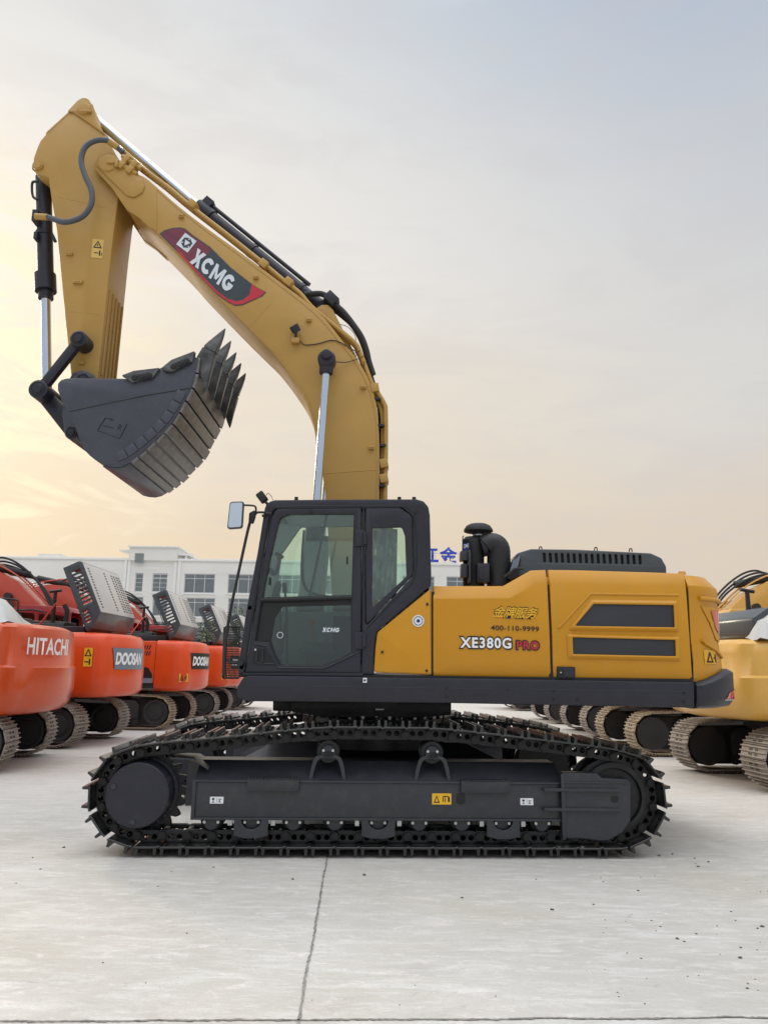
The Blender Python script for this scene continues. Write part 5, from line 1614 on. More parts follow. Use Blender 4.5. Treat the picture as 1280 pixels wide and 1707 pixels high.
for k in range(36):
    a = 2 * pi * k / 36; b.cyl(ctr + Vector((.765 * cos(a), .765 * sin(a), 1.10)), ctr + Vector((.765 * cos(a), .765 * sin(a), 1.135)), .02, seg=6)
b.build('slew_bolt', 'steel_bolt', sr)
# under-frame boxes hanging below the skirt
b = MB(); b.prism(pts([(486, 1168), (752, 1170), (752, 1192), (700, 1196), (540, 1196), (486, 1186)], 7.9), 7.9, 9.4)
b.build('underframe_box', 'track_black', EX, bevel=.01)
b = MB(); b.prism(pts([(455, 1166), (488, 1168), (488, 1186), (455, 1185)], 8.3), 8.3, 8.7); b.build('swivel_box', 'track_black', EX, bevel=.01)
label_quad(EX, (626, 1184), (640, 1184), (626, 1176), 7.895, 'label_white', 'small_plate', False)

# ================================================================== PARKED EXCAVATORS
sh = MB()
ph = .095
sh.box(-ph + .003, ph - .003, -.30, .30, 0, .018)
for gx in (-.068, .0, .068):
    sh.box(gx - .008, gx + .008, -.30, .30, .018, .048)
bshoe_me = sh.mesh(.003, 1)
sh = MB()
for gx in (-.034, .034):
    for by in (-.09, -.045, .045, .09):
        sh.box(gx - .012, gx + .012, by - .012, by + .012, .0185, .024)
bbolt_me = sh.mesh()
BS = {}


def shoe_mesh(m):
    if m not in BS:
        me = bshoe_me.copy(); me.materials.clear(); me.materials.append(MATS[m])
        bm = bmesh.new(); bm.from_mesh(me)
        n0 = len(bm.faces); bm.from_mesh(bbolt_me); bm.faces.ensure_lookup_table()
        for f in bm.faces[n0:]: f.material_index = 1
        bm.to_mesh(me); bm.free(); me.materials.append(MATS['black'])
        BS[m] = me
    return BS[m]


def arc_fn(P, z, s0, h, off):
    """map letters (s,t) along plan polyline P (list of (x,y)) starting at arc length s0"""
    Ln = [0]
    for i in range(1, len(P)): Ln.append(Ln[-1] + hypot(P[i][0] - P[i - 1][0], P[i][1] - P[i - 1][1]))

    def f(s, t, wdt):
        d = s0 + s * wdt
        for i in range(1, len(P)):
            if Ln[i] >= d or i == len(P) - 1:
                u = (d - Ln[i - 1]) / max(1e-6, Ln[i] - Ln[i - 1])
                x = P[i - 1][0] + (P[i][0] - P[i - 1][0]) * u; y = P[i - 1][1] + (P[i][1] - P[i - 1][1]) * u
                tx, ty = P[i][0] - P[i - 1][0], P[i][1] - P[i - 1][1]; l = hypot(tx, ty)
                return Vector((x + ty / l * off, y - tx / l * off, z + t * h))
    return f


def bmachine(label, X, Y, yaw, hyaw, C, shoe, tail=2.6, zt=2.15, style='round', text=None, hood='up', group=None, cab=True, boomz=1.0, cabm=None, cover=False, gauge=2.15, th=1.0, yhalf=1.33, hoodl=1.4, stick=(.36, .66, .16, .36)):
    rt = root('excavator', label, 'excavator', (0, 0, 0), group)
    ORG[rt.name] = Vector((0, 0, 0))
    # ---- undercarriage
    Rr = .37; hx = 1.72; zc = .435
    path = []
    path += [Vector((-hx, zc - Rr)), Vector((hx, zc - Rr))] + [Vector((hx + Rr * cos(-pi / 2 + pi * k / 12), zc + Rr * sin(-pi / 2 + pi * k / 12))) for k in range(1, 12)]
    path += [Vector((hx, zc + Rr)), Vector((.6, zc + Rr + .04)), Vector((-.6, zc + Rr + .04)), Vector((-hx, zc + Rr))] + [Vector((-hx + Rr * cos(pi / 2 + pi * k / 12), zc + Rr * sin(pi / 2 + pi * k / 12))) for k in range(1, 12)] + [Vector((-hx, zc - Rr))]
    Ln = [0]
    for i in range(1, len(path)): Ln.append(Ln[-1] + (path[i] - path[i - 1]).length)

    def pa(s):
        s %= Ln[-1]
        for i in range(1, len(path)):
            if Ln[i] >= s: return path[i - 1].lerp(path[i], (s - Ln[i - 1]) / max(1e-9, Ln[i] - Ln[i - 1]))
    n = round(Ln[-1] / .19)
    RY = Matrix.Rotation(-(hyaw), 4, 'Z')   # tracks turned relative to the house (root carries the house heading)
    tparts = []
    for sy in (-1, 1):
        yv = sy * gauge / 2
        b = MB(); sec = [(x, z) for x, z in [tuple(p) for p in path[:-1]]]
        inner = [(p[0] * (1 - .085 / 2.0 * (abs(p[0]) > 1.6)), zc + (p[1] - zc) * .80) for p in sec]
        b.prism(inner, yv - .12, yv + .12)
        tr = b.build('track', 'used_dark', rt); tparts.append(tr)
        sm = shoe_mesh(shoe)
        for k in range(n):
            p = pa(Ln[-1] * k / n); q = pa(Ln[-1] * (k + 1) / n); c = (p + q) / 2; t = (q - p).normalized(); nn = Vector((t.y, -t.x))
            o = bpy.data.objects.new('track_shoe', sm); col.objects.link(o); o.parent = tr
            xw = Vector((t.x, 0, t.y)); zw = Vector((nn.x, 0, nn.y))
            o.matrix_local = Matrix.Translation(Vector((c.x, yv, c.y)) - ORG[tr.name]) @ Matrix((xw, Vector((0, 1, 0)), zw)).transposed().to_4x4()
        b = MB(); b.prism([(-1.55, .28), (1.3, .28), (1.3, .62), (1.2, .72), (-1.45, .72), (-1.55, .62)], yv - .25, yv + .25)
        fr_ = b.build('track_frame', 'used_dark', rt, bevel=.02); tparts.append(fr_)
        b = MB()
        for hxx, rr, nm in ((hx, .31, 'idler'), (-hx, .33, 'sprocket')):
            b = MB()
            b.lathe([(.001, 0), (rr * .55, 0), (rr * .6, .02), (rr * .8, .02), (rr * .85, .0), (rr, .01), (rr, .5), (.001, .5)], Matrix.Translation((hxx, yv - .25, zc)) @ Matrix.Rotation(-pi / 2, 4, 'X'), 28)
            b.build(nm, 'used_dark', fr_)
        b = MB()
        for k in range(7): b.cyl((-1.3 + k * .42, yv - .2, .22), (-1.3 + k * .42, yv + .2, .22), .09, seg=12)
        b.build('road_wheel', 'used_dark', fr_)
    b = MB(); b.box(-1.0, 1.0, -gauge / 2 + .1, gauge / 2 - .1, .45, .85); b.lathe([(.001, .8), (.62, .8), (.62, th + .02), (.001, th + .02)], None, 32)
    tparts.append(b.build('car_body', 'used_dark', rt, bevel=.02))
    for t_ in tparts:
        t_.location = RY @ t_.location; t_.rotation_euler = (0, 0, -hyaw)
    # ---- house
    h = yhalf
    b = MB(); b.box(-2.25, tail - .75, -h + .04, h - .04, th, th + .14); b.build('deck', 'used_dark', rt, bevel=.01)
    cwx = tail - .95
    b = MB(); b.prism([(-.55, th + .14), (cwx - .01, th + .14), (cwx - .01, zt - .02), (-.35, zt - .04), (-.55, zt - .3)], -h + .01, -h + .75); b.prism([(-1.2, th + .14), (cwx - .01, th + .14), (cwx - .01, zt - .02), (-.9, zt - .04), (-1.2, zt - .3)], h - .75, h - .01)
    b.prism([(-.2, th + .14), (cwx - .01, th + .14), (cwx - .01, zt - .06), (-.2, zt - .06)], -h + .75, h - .75)
    bd_ = b.build('body', C, rt, bevel=.03)
    b = MB()
    for yy in (-h + .004,):
        for r_ in (0, 1):
            for k in range(8):
                x = cwx - .62 + k * .062; z = zt - .18 - r_ * .15
                b.prism([(x, z - .055), (x + .028, z - .055), (x + .062, z + .055), (x + .034, z + .055)], yy, yy + .03)
    b.build('vent_slots', 'black', bd_)
    b = MB(); b.prism(fillet([(cwx - .75, th + .14), (cwx - .05, th + .14), (cwx - .05, th + .35), (cwx - .16, th + .52), (cwx - .75, th + .56)], .06), -h + .0, -h + .03); b.build('step_recess', 'black', bd_)
    b = MB(); b.prism([(cwx - .75, th + .14), (cwx - .05, th + .14), (cwx - .05, th + .26), (cwx - .75, th + .26)], -h - .004, -h + .02); b.build('step_trim', 'grey_panel', bd_)
    # ---- counterweight
    z0 = th - .05

    def pl(inset, k=1.0, tuck=0):
        hh = h - inset; xt = tail - inset - tuck; RT = 2.0
        rr_ = lambda y: xt + .10 - (RT - math.sqrt(RT * RT - y * y))
        yk = hh - .42 * k; xk = rr_(yk)
        P = [(cwx, -hh), (xk - .40, -hh)]
        for i in range(1, 9):
            t = i / 8
            P.append(((xk - .40) * (1 - t) ** 2 + (xk - .05) * 2 * t * (1 - t) + xk * t * t, -hh * (1 - t) ** 2 - hh * 2 * t * (1 - t) - yk * t * t))
        for i in range(1, 6): P.append((rr_(yk * (1 - i / 5)), -yk * (1 - i / 5)))
        return P + [(x, -y) for x, y in P[-2::-1]]
    if style == 'round':
        rows = [(z0, .22, .16), (z0 + .05, .08, .08), (z0 + .16, .02, .03), (z0 + .36, 0, 0), ((z0 + zt) / 2 + .02, -.01, 0), ((z0 + zt) / 2 + .055, .035, 0), (zt - .22, .045, .01), (zt - .08, .06, .03), (zt - .02, .13, .09), (zt, .24, .20)]
    else:
        rows = [(z0, .12, .08), (z0 + .04, .05, .04), (z0 + .12, .01, .0), (z0 + .5, 0, 0), (zt - .30, .01, .0), (zt - .10, .04, .01), (zt - .03, .08, .04), (zt, .16, .10)]
    b = MB(); b.loft([[Vector((x, y, z)) for x, y in pl(i_, 1, t_)] for z, i_, t_ in rows])
    cw = b.build('counterweight', C, rt, sharp=50)
    PL = pl(0)
    if text:
        (txt, s0, wdt, z, hgt, plate_, tm, bold) = text
        if plate_:
            q = arc_fn(PL, z - hgt * .35, s0 - .12, hgt * 1.7, .012)
            b = MB(); rows_ = []
            for i in range(13):
                s = i / 12
                rows_.append([b.bm.verts.new(q(min(1, s + (.10 * (1 - t) if s < .5 else 0)) if s == 0 else s, t, wdt + .30)) for t in (0, .5, 1)])
            for i in range(12):
                for j in range(2): b.face([rows_[i][j], rows_[i + 1][j], rows_[i + 1][j + 1], rows_[i][j + 1]])
            bp_ = b.build('badge', plate_, cw)
        f = arc_fn(PL, z, s0, hgt, .020)
        me = text_mesh(txt, lambda s, t: f(s + (t * .03 if plate_ else 0), t, wdt), bold=bold)
        place(me, 'lettering', tm, cw)
    # warning sticker
    s_s, s_z, s_w, s_h = stick
    f = arc_fn(PL, zt - s_z, s_s, s_h, .012)
    b = MB(); b.poly([f(0, 0, s_w), f(1, 0, s_w), f(1, 1, s_w), f(0, 1, s_w)]); wl = b.build('warning_label', 'label_yellow', cw)
    f0 = arc_fn(PL, zt - s_z, s_s, s_h, .015)
    f2 = lambda s, t, w_=None: f0(s, t, s_w)
    b = MB()
    if s_h > s_w:
        for P in ([(.1, .55), (.9, .55), (.9, .60), (.1, .60)], [(.1, .58), (.25, .58), (.55, .92), (.45, .92)], [(.9, .58), (.75, .58), (.45, .92), (.55, .92)], [(.65, .1), (.82, .1), (.82, .42), (.65, .42)], [(.15, .22), (.6, .22), (.6, .28), (.15, .28)]):
            b.poly([f2(*q_) for q_ in P])
    else:
        for P in ([(.06, .15), (.44, .15), (.44, .25), (.06, .25)], [(.06, .2), (.13, .2), (.27, .85), (.22, .85)], [(.44, .2), (.37, .2), (.22, .85), (.27, .85)], [(.72, .15), (.80, .15), (.80, .85), (.72, .85)], [(.52, .45), (.72, .45), (.72, .55), (.52, .55)]):
            b.poly([f2(*q_) for q_ in P])
    b.build('pictogram', 'black', wl)
    # ---- hood
    if hood == 'up':
        Mh = Matrix.Translation((tail - .72, 0, zt + .03)) @ Matrix.Rotation(R(65), 4, 'Y')
        # lid local: x from -1.45..0 (towards the front), thickness z 0..0.40 ; rotating about Y lifts the front edge
        HL = hoodl; XH = Matrix(((1, 0, 0, 0), (0, 1, 0, 0), (0, 0, 1, 0), (0, 0, 0, 1)))
        prof = fillet([(-HL, 0), (0, 0), (0, .14), (-.24, .40), (-HL, .40)], [.02, .02, .05, .09, .09])
        sl1 = [fillet([(-HL + .16 + k * .085, .12), (-HL + .20 + k * .085, .12), (-HL + .20 + k * .085, .32), (-HL + .16 + k * .085, .32)], .02, 2) for k in range(9)]
        sl2 = [fillet([(-.40 + k * .07, .05), (-.365 + k * .07, .05), (-.365 + k * .07, .17), (-.40 + k * .07, .17)], .015, 2) for k in range(4)]
        lid = plate('raised_hood', 'hood_dark', rt, [prof] + sl1 + sl2, -1.0, -.96, .012, Mh)
        plate('hood_side', 'hood_dark', lid, [prof] + sl1, 1.18, 1.22, .012, Mh)
        b = MB(); b.prism([(-.03, .0), (0, 0), (0, .14), (-.24, .398), (-.27, .37), (-.03, .13)], -.97, 1.19, Mh); b.box(-HL, -HL + .035, -.97, 1.19, .02, .36, Mh); b.build('hood_end', 'hood_dark', lid, bevel=.01)
        b = MB(); b.box(-HL + .05, -.25, -.98, 1.20, .375, .402, Mh); tp_ = b.build('hood_skin', 'hood_top', lid, bevel=.012)
        b = MB()
        for yy in (-.82, .10, .55, .72, .90, 1.04):
            n_ = int((HL - .45) / .062)
            for k in range(n_):
                b.box(-HL + .15 + k * .062, -HL + .15 + k * .062 + .030, yy, yy + .09, .399, .404, Mh)
        b.build('hood_slots', 'black', lid)
        b = MB()
        for yy in (-.5, .5): b.box(tail - .95, tail - .72, yy - .06, yy + .06, zt - .04, zt + .10)
        b.cyl((tail - 1.9, -.7, zt), (tail - 1.5, -.7, zt + .6), .02, seg=8)
        b.build('hood_hinge', 'red_machine' if C != 'tan_yellow' else C, lid)
    elif hood == 'flat':
        b = MB(); b.prism(fillet([(-.6, zt), (-.6, zt + .42), (-.4, zt + .50), (tail - .8, zt + .46), (tail - .55, zt + .3), (tail - .55, zt)], .08), -.85, .95); lid = b.build('engine_hood', 'hood_dark', rt, bevel=.03)
        b = MB()
        for k in range(12): b.box(.3 + k * .07, .3 + k * .07 + .03, -.857, -.84, zt + .22, zt + .40); b.box(.3 + k * .07, .3 + k * .07 + .03, .94, .957, zt + .22, zt + .40)
        b.build('hood_slots', 'black', lid)
    if cover:
        b = MB(); rng = random.Random(5)
        n1, n2 = 16, 10; V = []
        ya, yb_ = (-1.15, -.2) if cover == 'near' else (.90, 1.30)
        for i in range(n1):
            row = []
            for j in range(n2):
                u = i / (n1 - 1); v = j / (n2 - 1)
                hgt_ = .42 * (1 - abs(2 * u - 1) ** 6) * (1 - abs(2 * v - 1) ** 4) + .03 * sin(u * 19 + v * 7) + .02 * rng.random()
                row.append(b.bm.verts.new((-.3 + u * (tail - .12), ya + (yb_ - ya) * v, zt - .03 + max(0, hgt_))))
            V.append(row)
        for i in range(n1 - 1):
            for j in range(n2 - 1): b.face([V[i][j], V[i + 1][j], V[i + 1][j + 1], V[i][j + 1]])
        b.build('plastic_cover', 'cover_white', rt, sharp=80)
    # clutter: handrails, exhaust
    b = MB()
    for yy in (-h + .05,):
        b.tube(smooth([(-.3, yy, zt - .05), (-.3, yy, zt + .5), (-.15, yy, zt + .62), (.5, yy, zt + .62), (.6, yy, zt + .5), (.6, yy, zt - .05)], 3), .02, 8)
    b.tube(smooth([(-1.0, h - .05, zt - .1), (-1.0, h - .05, zt + .45), (-.85, h - .05, zt + .55), (0, h - .05, zt + .55), (0, h - .05, zt)], 3), .02, 8)
    b.build('handrail', 'used_dark', rt)
    b = MB(); b.tube([(.75, .75, zt - .1), (.75, .75, zt + .55), (.68, .75, zt + .68)], .055, 12); b.tube([(1.0, -.55, zt - .1), (1.0, -.55, zt + .85)], [.05, .035], 10); b.tube([(.88, -.55, zt + .85), (1.12, -.55, zt + .88)], .03, 8); b.build('exhaust_pipe', 'used_dark', rt)
    b = MB(); b.box(-.2, cwx + .1, -.75, .8, zt - .08, zt + .14); b.box(.2, 1.1, -.3, .5, zt + .1, zt + .26); b.cyl((.2, -.6, zt + .08), (1.3, -.6, zt + .14), .09, seg=12); b.build('engine_block', 'used_dark', rt, bevel=.03)
    # ---- cab
    cm = 'cab_red' if C.startswith('orange') else C
    if cab:
        prof = [(-2.35, th + .14), (-.62, th + .14), (-.62, 2.86), (-.72, 3.0), (-1.9, 3.04), (-2.08, 2.96), (-2.42, 1.9)]
        w1 = fillet([(-2.28, 1.75), (-1.52, 1.75), (-1.52, 2.82), (-1.95, 2.84)], .08); w2 = fillet([(-1.42, 1.9), (-.74, 1.9), (-.74, 2.76), (-1.42, 2.82)], .08)
        cb = plate('cab', cm, rt, [fillet(prof, .08), w1, w2], -h + .01, -h + .09, .02)
        plate('cab_side', cm, cb, [fillet(prof, .08), w1, w2], -h + .92, -h + 1.0, .02)
        b = MB(); b.prism(w1, -h + .04, -h + .05); b.prism(w2, -h + .04, -h + .05); b.prism(w1, -h + .95, -h + .96); b.prism(w2, -h + .95, -h + .96); b.build('window', 'dark_glass', cb)
        b = MB(); b.prism([(-.62, 2.86), (-.72, 3.0), (-1.9, 3.04), (-2.08, 2.96), (-2.08, 2.90), (-.70, 2.90)], -h + .02, -h + .99); b.build('roof', cm, cb, bevel=.02)
        b = MB(); b.box(-.70, -.64, -h + .09, -h + .92, th + .14, 1.9); b.box(-2.34, -2.28, -h + .09, -h + .92, th + .14, 1.5); b.build('rear_wall', cm, cb)
        b = MB(); b.box(-1.5, -1.0, -h + .25, -h + .75, 1.4, 1.6); b.box(-1.05, -.9, -h + .25, -h + .75, 1.6, 2.3); b.build('seat', 'seat_grey', cb, bevel=.04)
        b = MB(); b.tube(smooth([(-2.2, -h, 2.7), (-2.25, -h - .2, 2.75), (-2.2, -h - .22, 2.5)], 4), .014, 6); b.box(-2.24, -2.20, -h - .34, -h - .12, 2.25, 2.6)
        b.build('mirror', 'used_dark', cb, bevel=.01)
    # ---- boom
    k = boomz; kids0 = len(rt.children)
    bp_ = [(-.7, 1.35), (-1.15, 2.6), (-1.75, 3.3 * k), (-2.6, 4.15 * k), (-3.3, 4.55 * k), (-3.9, 4.6 * k), (-7.2, 3.9 * k), (-7.2, 3.55 * k), (-3.9, 3.75 * k), (-3.1, 3.55 * k), (-2.5, 3.0), (-2.1, 2.3), (-1.5, 1.25)]
    BC = 'red_machine' if C.startswith('orange') else C
    bo = MB().prism([tuple(p) for p in bp_], -.28 + .15, .28 + .15).build('boom', BC, rt, bevel=.015)
    b = MB()
    for q, dz in ((-.06, .07), (.12, .10), (.3, .07)):
        b.tube(smooth([(-1.0, q, 2.5), (-1.7, q, 3.35 * k + dz), (-2.55, q, 4.2 * k + dz), (-3.3, q, 4.62 * k + dz), (-3.9, q, 4.66 * k + dz), (-7.0, q, 3.98 * k + dz)], 5), .022, 8)
    b.build('hydraulic_pipe', BC, bo)
    b = MB()
    for q, dz in ((-.1, .34), (.1, .26), (.25, .18)):
        b.tube(smooth([(-1.5, q, 3.15 * k), (-2.0, q, 3.9 * k + dz * .5), (-2.6, q, 4.3 * k + dz), (-3.1, q, 4.5 * k + dz), (-3.5, q, 4.6 * k + .1)], 6), .028, 8)
    b.build('hydraulic_hose', 'rubber', bo)
    b = MB(); b.tube([(-2.4, .15, 4.4 * k), (-4.4, .15, 4.85 * k)], .10, 16); b.tube([(-4.4, .15, 4.85 * k), (-5.4, .15, 5.0 * k)], .05, 12); b.build('arm_cylinder', 'used_dark', bo)
    for q in (-.22, .52):
        b = MB(); b.tube([(-1.9, q, 1.3), (-2.35, q, 2.6)], .085, 14); b.tube([(-2.35, q, 2.6), (-2.75, q, 3.7 * k)], .045, 12); b.lathe([(.001, -.06), (.10, -.06), (.10, .06), (.001, .06)], Matrix.Translation((-2.75, q, 3.7 * k)) @ Matrix.Rotation(pi / 2, 4, 'X'), 20); b.build('boom_cylinder', 'used_dark', rt)
    ap = [(-6.9, 4.5 * k), (-7.3, 4.4 * k), (-7.6, 3.5 * k), (-6.6, 1.1), (-6.3, 1.1), (-6.7, 3.3)]
    MB().prism(ap, -.05, .35).build('arm', C, rt, bevel=.015)
    b = MB(); b.slab([tuple(p) for p in smooth([Vector(p) for p in [(-6.9, 1.2), (-7.1, .7), (-6.9, .3), (-6.3, .15), (-5.7, .35), (-5.5, .8)]], 4)], -.45, .75, .03)
    for yy in (-.45, .72): b.prism([(-6.9, 1.2), (-7.1, .7), (-6.9, .3), (-6.3, .15), (-5.7, .35), (-5.5, .8)], yy, yy + .03)
    b.build('bucket', 'used_dark', rt)
    rt.location = (X, Y, 0); rt.rotation_euler = (0, 0, yaw + hyaw)
    return rt


LG = 'row of orange excavators on the left'
bmachine('nearest orange excavator on the left, HITACHI in white on its rounded tail', -7.72, 12.75, R(8), R(-8), 'orange_paint', 'used_shoe', tail=2.50, zt=2.20, th=.86, stick=(.36, .60, .16, .32), style='round',
         text=('HITACHI', 1.02, .98, 1.72, .26, None, 'white_paint', .02), hood=None, group=LG, boomz=.90, cover='near')
bmachine('orange excavator second in the left row, raised hood, DOOSAN on a grey badge', -7.80, 16.6, R(-3), R(3), 'orange_red', 'used_shoe', tail=2.60, zt=2.20, style='box',
         text=('DOOSAN', 1.06, .95, 1.58, .25, 'grey_panel', 'white_paint', .05), group=LG, boomz=.90)
bmachine('orange excavator third in the left row, DOOSAN on a black badge, slanted vents', -7.3, 21.0, 0, R(1), 'orange_red', 'tan_shoe', tail=2.55, zt=2.2, hoodl=1.25, style='box',
         text=('DOOSAN', 1.08, .9, 1.58, .24, 'black', 'white_paint', .05), stick=(.62, 1.02, .26, .2), group=LG, boomz=.90)
bmachine('orange excavator fourth in the left row, its tail half hidden by the grab rail', -7.15, 25.6, 0, 0, 'orange_red', 'used_shoe', tail=2.55, zt=2.2, hoodl=1.25, style='box',
         text=('DOOSAN', 1.08, .9, 1.58, .24, 'black', 'white_paint', .05), stick=(.62, 1.02, .26, .2), group=LG, boomz=.90)
bmachine('orange excavator farthest back in the left row, seen just in front of the dark cab', -7.1, 30.2, 0, 0, 'orange_red', 'used_shoe', tail=2.55, zt=2.2, hoodl=1.25, style='box', group=LG, boomz=.90)
RG = 'row of yellow excavators on the right'
bmachine('pale yellow excavator at the right edge, white plastic over its black hood', 7.15, 12.45, pi + R(6), R(1), 'tan_yellow', 'used_shoe', tail=2.45, zt=2.10, style='round', hood='flat', group=RG, cover='far', boomz=.95)
bmachine('yellow excavator second in the right row, black hood closed', 7.0, 16.8, pi, 0, 'tan_yellow', 'tan_shoe', tail=2.2, zt=2.1, style='box', hood='flat', group=RG, boomz=.8)
bmachine('yellow excavator third in the right row, its boom rising behind the near one', 7.15, 21.0, pi, 0, 'tan_yellow', 'used_shoe', tail=2.2, zt=2.1, style='box', hood='flat', group=RG, boomz=.90)
bmachine('yellow excavator fourth in the right row, only its tracks in view', 7.2, 25.6, pi, 0, 'tan_yellow', 'used_shoe', tail=2.2, zt=2.1, style='box', hood='flat', group=RG, boomz=.8)
bmachine('red excavator farthest back in the right row, mostly hidden', 7.3, 33.0, pi, 0, 'red_machine', 'used_shoe', tail=2.3, zt=2.1, style='box', hood='flat', group=RG, boomz=.7)

# ================================================================== GROUND
b = MB(); b.poly([(-600, -300, 0), (600, -300, 0), (600, 900, 0), (-600, 900, 0)])
g_ = b.build('concrete_yard', 'concrete', None, kind='structure'); g_['label'] = 'pale worn concrete yard the machines are parked on'
rng = random.Random(11)


def joint(P, w):
    b = MB(); pts_ = smooth(P, 12)
    Lf, Rt = [], []
    for i, p in enumerate(pts_):
        t = (pts_[min(i + 1, len(pts_) - 1)] - pts_[max(i - 1, 0)]).normalized(); n = Vector((-t.y, t.x, 0))
        w1 = w * (.6 + .8 * rng.random()); o = n * rng.uniform(-.0035, .0035)
        Lf.append(b.bm.verts.new(p + n * w1 + o + Vector((0, 0, .004)))); Rt.append(b.bm.verts.new(p - n * w1 + o + Vector((0, 0, .004))))
    for i in range(len(Lf) - 1): b.face([Lf[i], Lf[i + 1], Rt[i + 1], Rt[i]])
    o = b.build('expansion_joint', 'joint', None, kind='structure'); return o


A = gnd(497, 1700); B_ = gnd(543, 1445)
A.z = B_.z = 0; dj = (B_ - A)
joint([A - dj * 1.5 + dj * (k / 14.0) * 1.6 + Vector((rng.uniform(-.004, .004), 0, 0)) for k in range(60)], .0065)
C_ = gnd(0, 1703); D_ = gnd(1280, 1697); C_.z = D_.z = 0; dj = D_ - C_
joint([C_ - dj * 1.5 + dj * k / 20 + Vector((0, rng.uniform(-.008, .008), 0)) for k in range(80)], .007)
for k in range(1, 8):
    y = C_.y + k * 5.0
    if k > 1: joint([Vector((-30 + q * 1.0, y + rng.uniform(-.01, .01), 0)) for q in range(60)], .008)
# clods of dirt
cl_me = []
for s_ in range(4):
    bm = bmesh.new(); bmesh.ops.create_icosphere(bm, subdivisions=2, radius=1)
    for v in bm.verts: v.co = v.co * (1 + rng.uniform(-.3, .3)); v.co.z = max(-.25, v.co.z * .6)
    me = bpy.data.meshes.new('clod'); bm.to_mesh(me); bm.free(); me.materials.append(MATS['clod']); cl_me.append(me)
spots = [(107, 1413, 5), (68, 1449, 3), (356, 1446, 3), (312, 1556, 3), (607, 1459, 6), (488, 1466, 5), (920, 1517, 6), (989, 1508, 4), (1128, 1565, 5), (1160, 1557, 4), (1233, 1597, 5), (1270, 1545, 6), (1262, 1548, 4),
         (1234, 1580, 4), (1218, 1520, 3), (1063, 1485, 4), (1005, 1470, 3), (893, 1466, 3), (1085, 1535, 3), (1140, 1570, 4), (1180, 1437, 4), (1120, 1424, 4), (1157, 1431, 3), (1245, 1648, 4), (172, 1605, 3), (55, 1430, 3), (770, 1497, 4), (1100, 1545, 3), (1068, 1598, 3), (1246, 1640, 3), (1163, 1445, 4), (1098, 1427, 5)]
for i in range(48):
    spots.append((rng.choice([rng.uniform(0, 1280), rng.uniform(1000, 1280), rng.uniform(1000, 1280)]), rng.uniform(1425, 1680), rng.uniform(1.2, 2.6)))
for i, (x, y, s_) in enumerate(spots):
    p = gnd(x, y); dist = (p - CAM).length; r = s_ * .45 * dist / F
    o = bpy.data.objects.new('dirt_clod', cl_me[i % 4]); col.objects.link(o); o.location = (p.x, p.y, r * .2); o.scale = (r * rng.uniform(.8, 1.5), r, r * .9); o.rotation_euler = (0, 0, rng.uniform(0, 6))
    tag(o, 'small dark clod of dried dirt lying on the pale concrete', 'clod', 'clods of dirt scattered on the concrete')

# ================================================================== BUILDING
YB = 75.0
BR = root('office_building', 'long white office building with grey windows behind the parked machines', 'building', (0, YB, 0))
q = lambda x, y: xz(x, y, YB)
xl = q(-160, 935)[0]; xrr = q(900, 940)[0]; ztop = q(330, 936)[1]
wins = []
for (x0_, x1_, y0_, y1_) in ((224, 239.6, 955, 986.5), (253, 280, 956, 986.5)):
    wins.append((x0_, x1_, y0_, y1_)); wins.append((x0_, x1_, y0_ + 40, y1_ + 40)); wins.append((x0_, x1_, y0_ + 80, y1_ + 80))
for k in range(8):
    x0_ = 306 + k * 73; x1_ = x0_ + 53
    for r_ in range(3):
        wins.append((x0_, x1_, 957 + r_ * 40 + k * .8, 988 + r_ * 40 + k * .8))
for k in range(3):
    x0_ = 150 - k * 73; x1_ = x0_ + 50
    for r_ in range(1, 3):
        wins.append((x0_, x1_, 955 + r_ * 40, 986 + r_ * 40))
holes = []
for (x0_, x1_, y0_, y1_) in wins:
    a = q(x0_, y1_); c = q(x1_, y0_); holes.append([(a[0], a[1]), (c[0], a[1]), (c[0], c[1]), (a[0], c[1])])
wall = plate('wall', 'building_wall', BR, [[(xl, 0), (xrr, 0), (xrr, ztop), (xl, ztop)]] + holes, YB, YB + .35, .02)
b = MB(); b.box(xl, xrr, YB + .35, YB + 14, 0, ztop - .3); b.build('building_core', 'building_wall', BR)
b = MB(); b.box(xl - .1, xrr + .1, YB - .12, YB + .5, ztop, ztop + .25); b.build('parapet', 'building_trim', BR, bevel=.03)
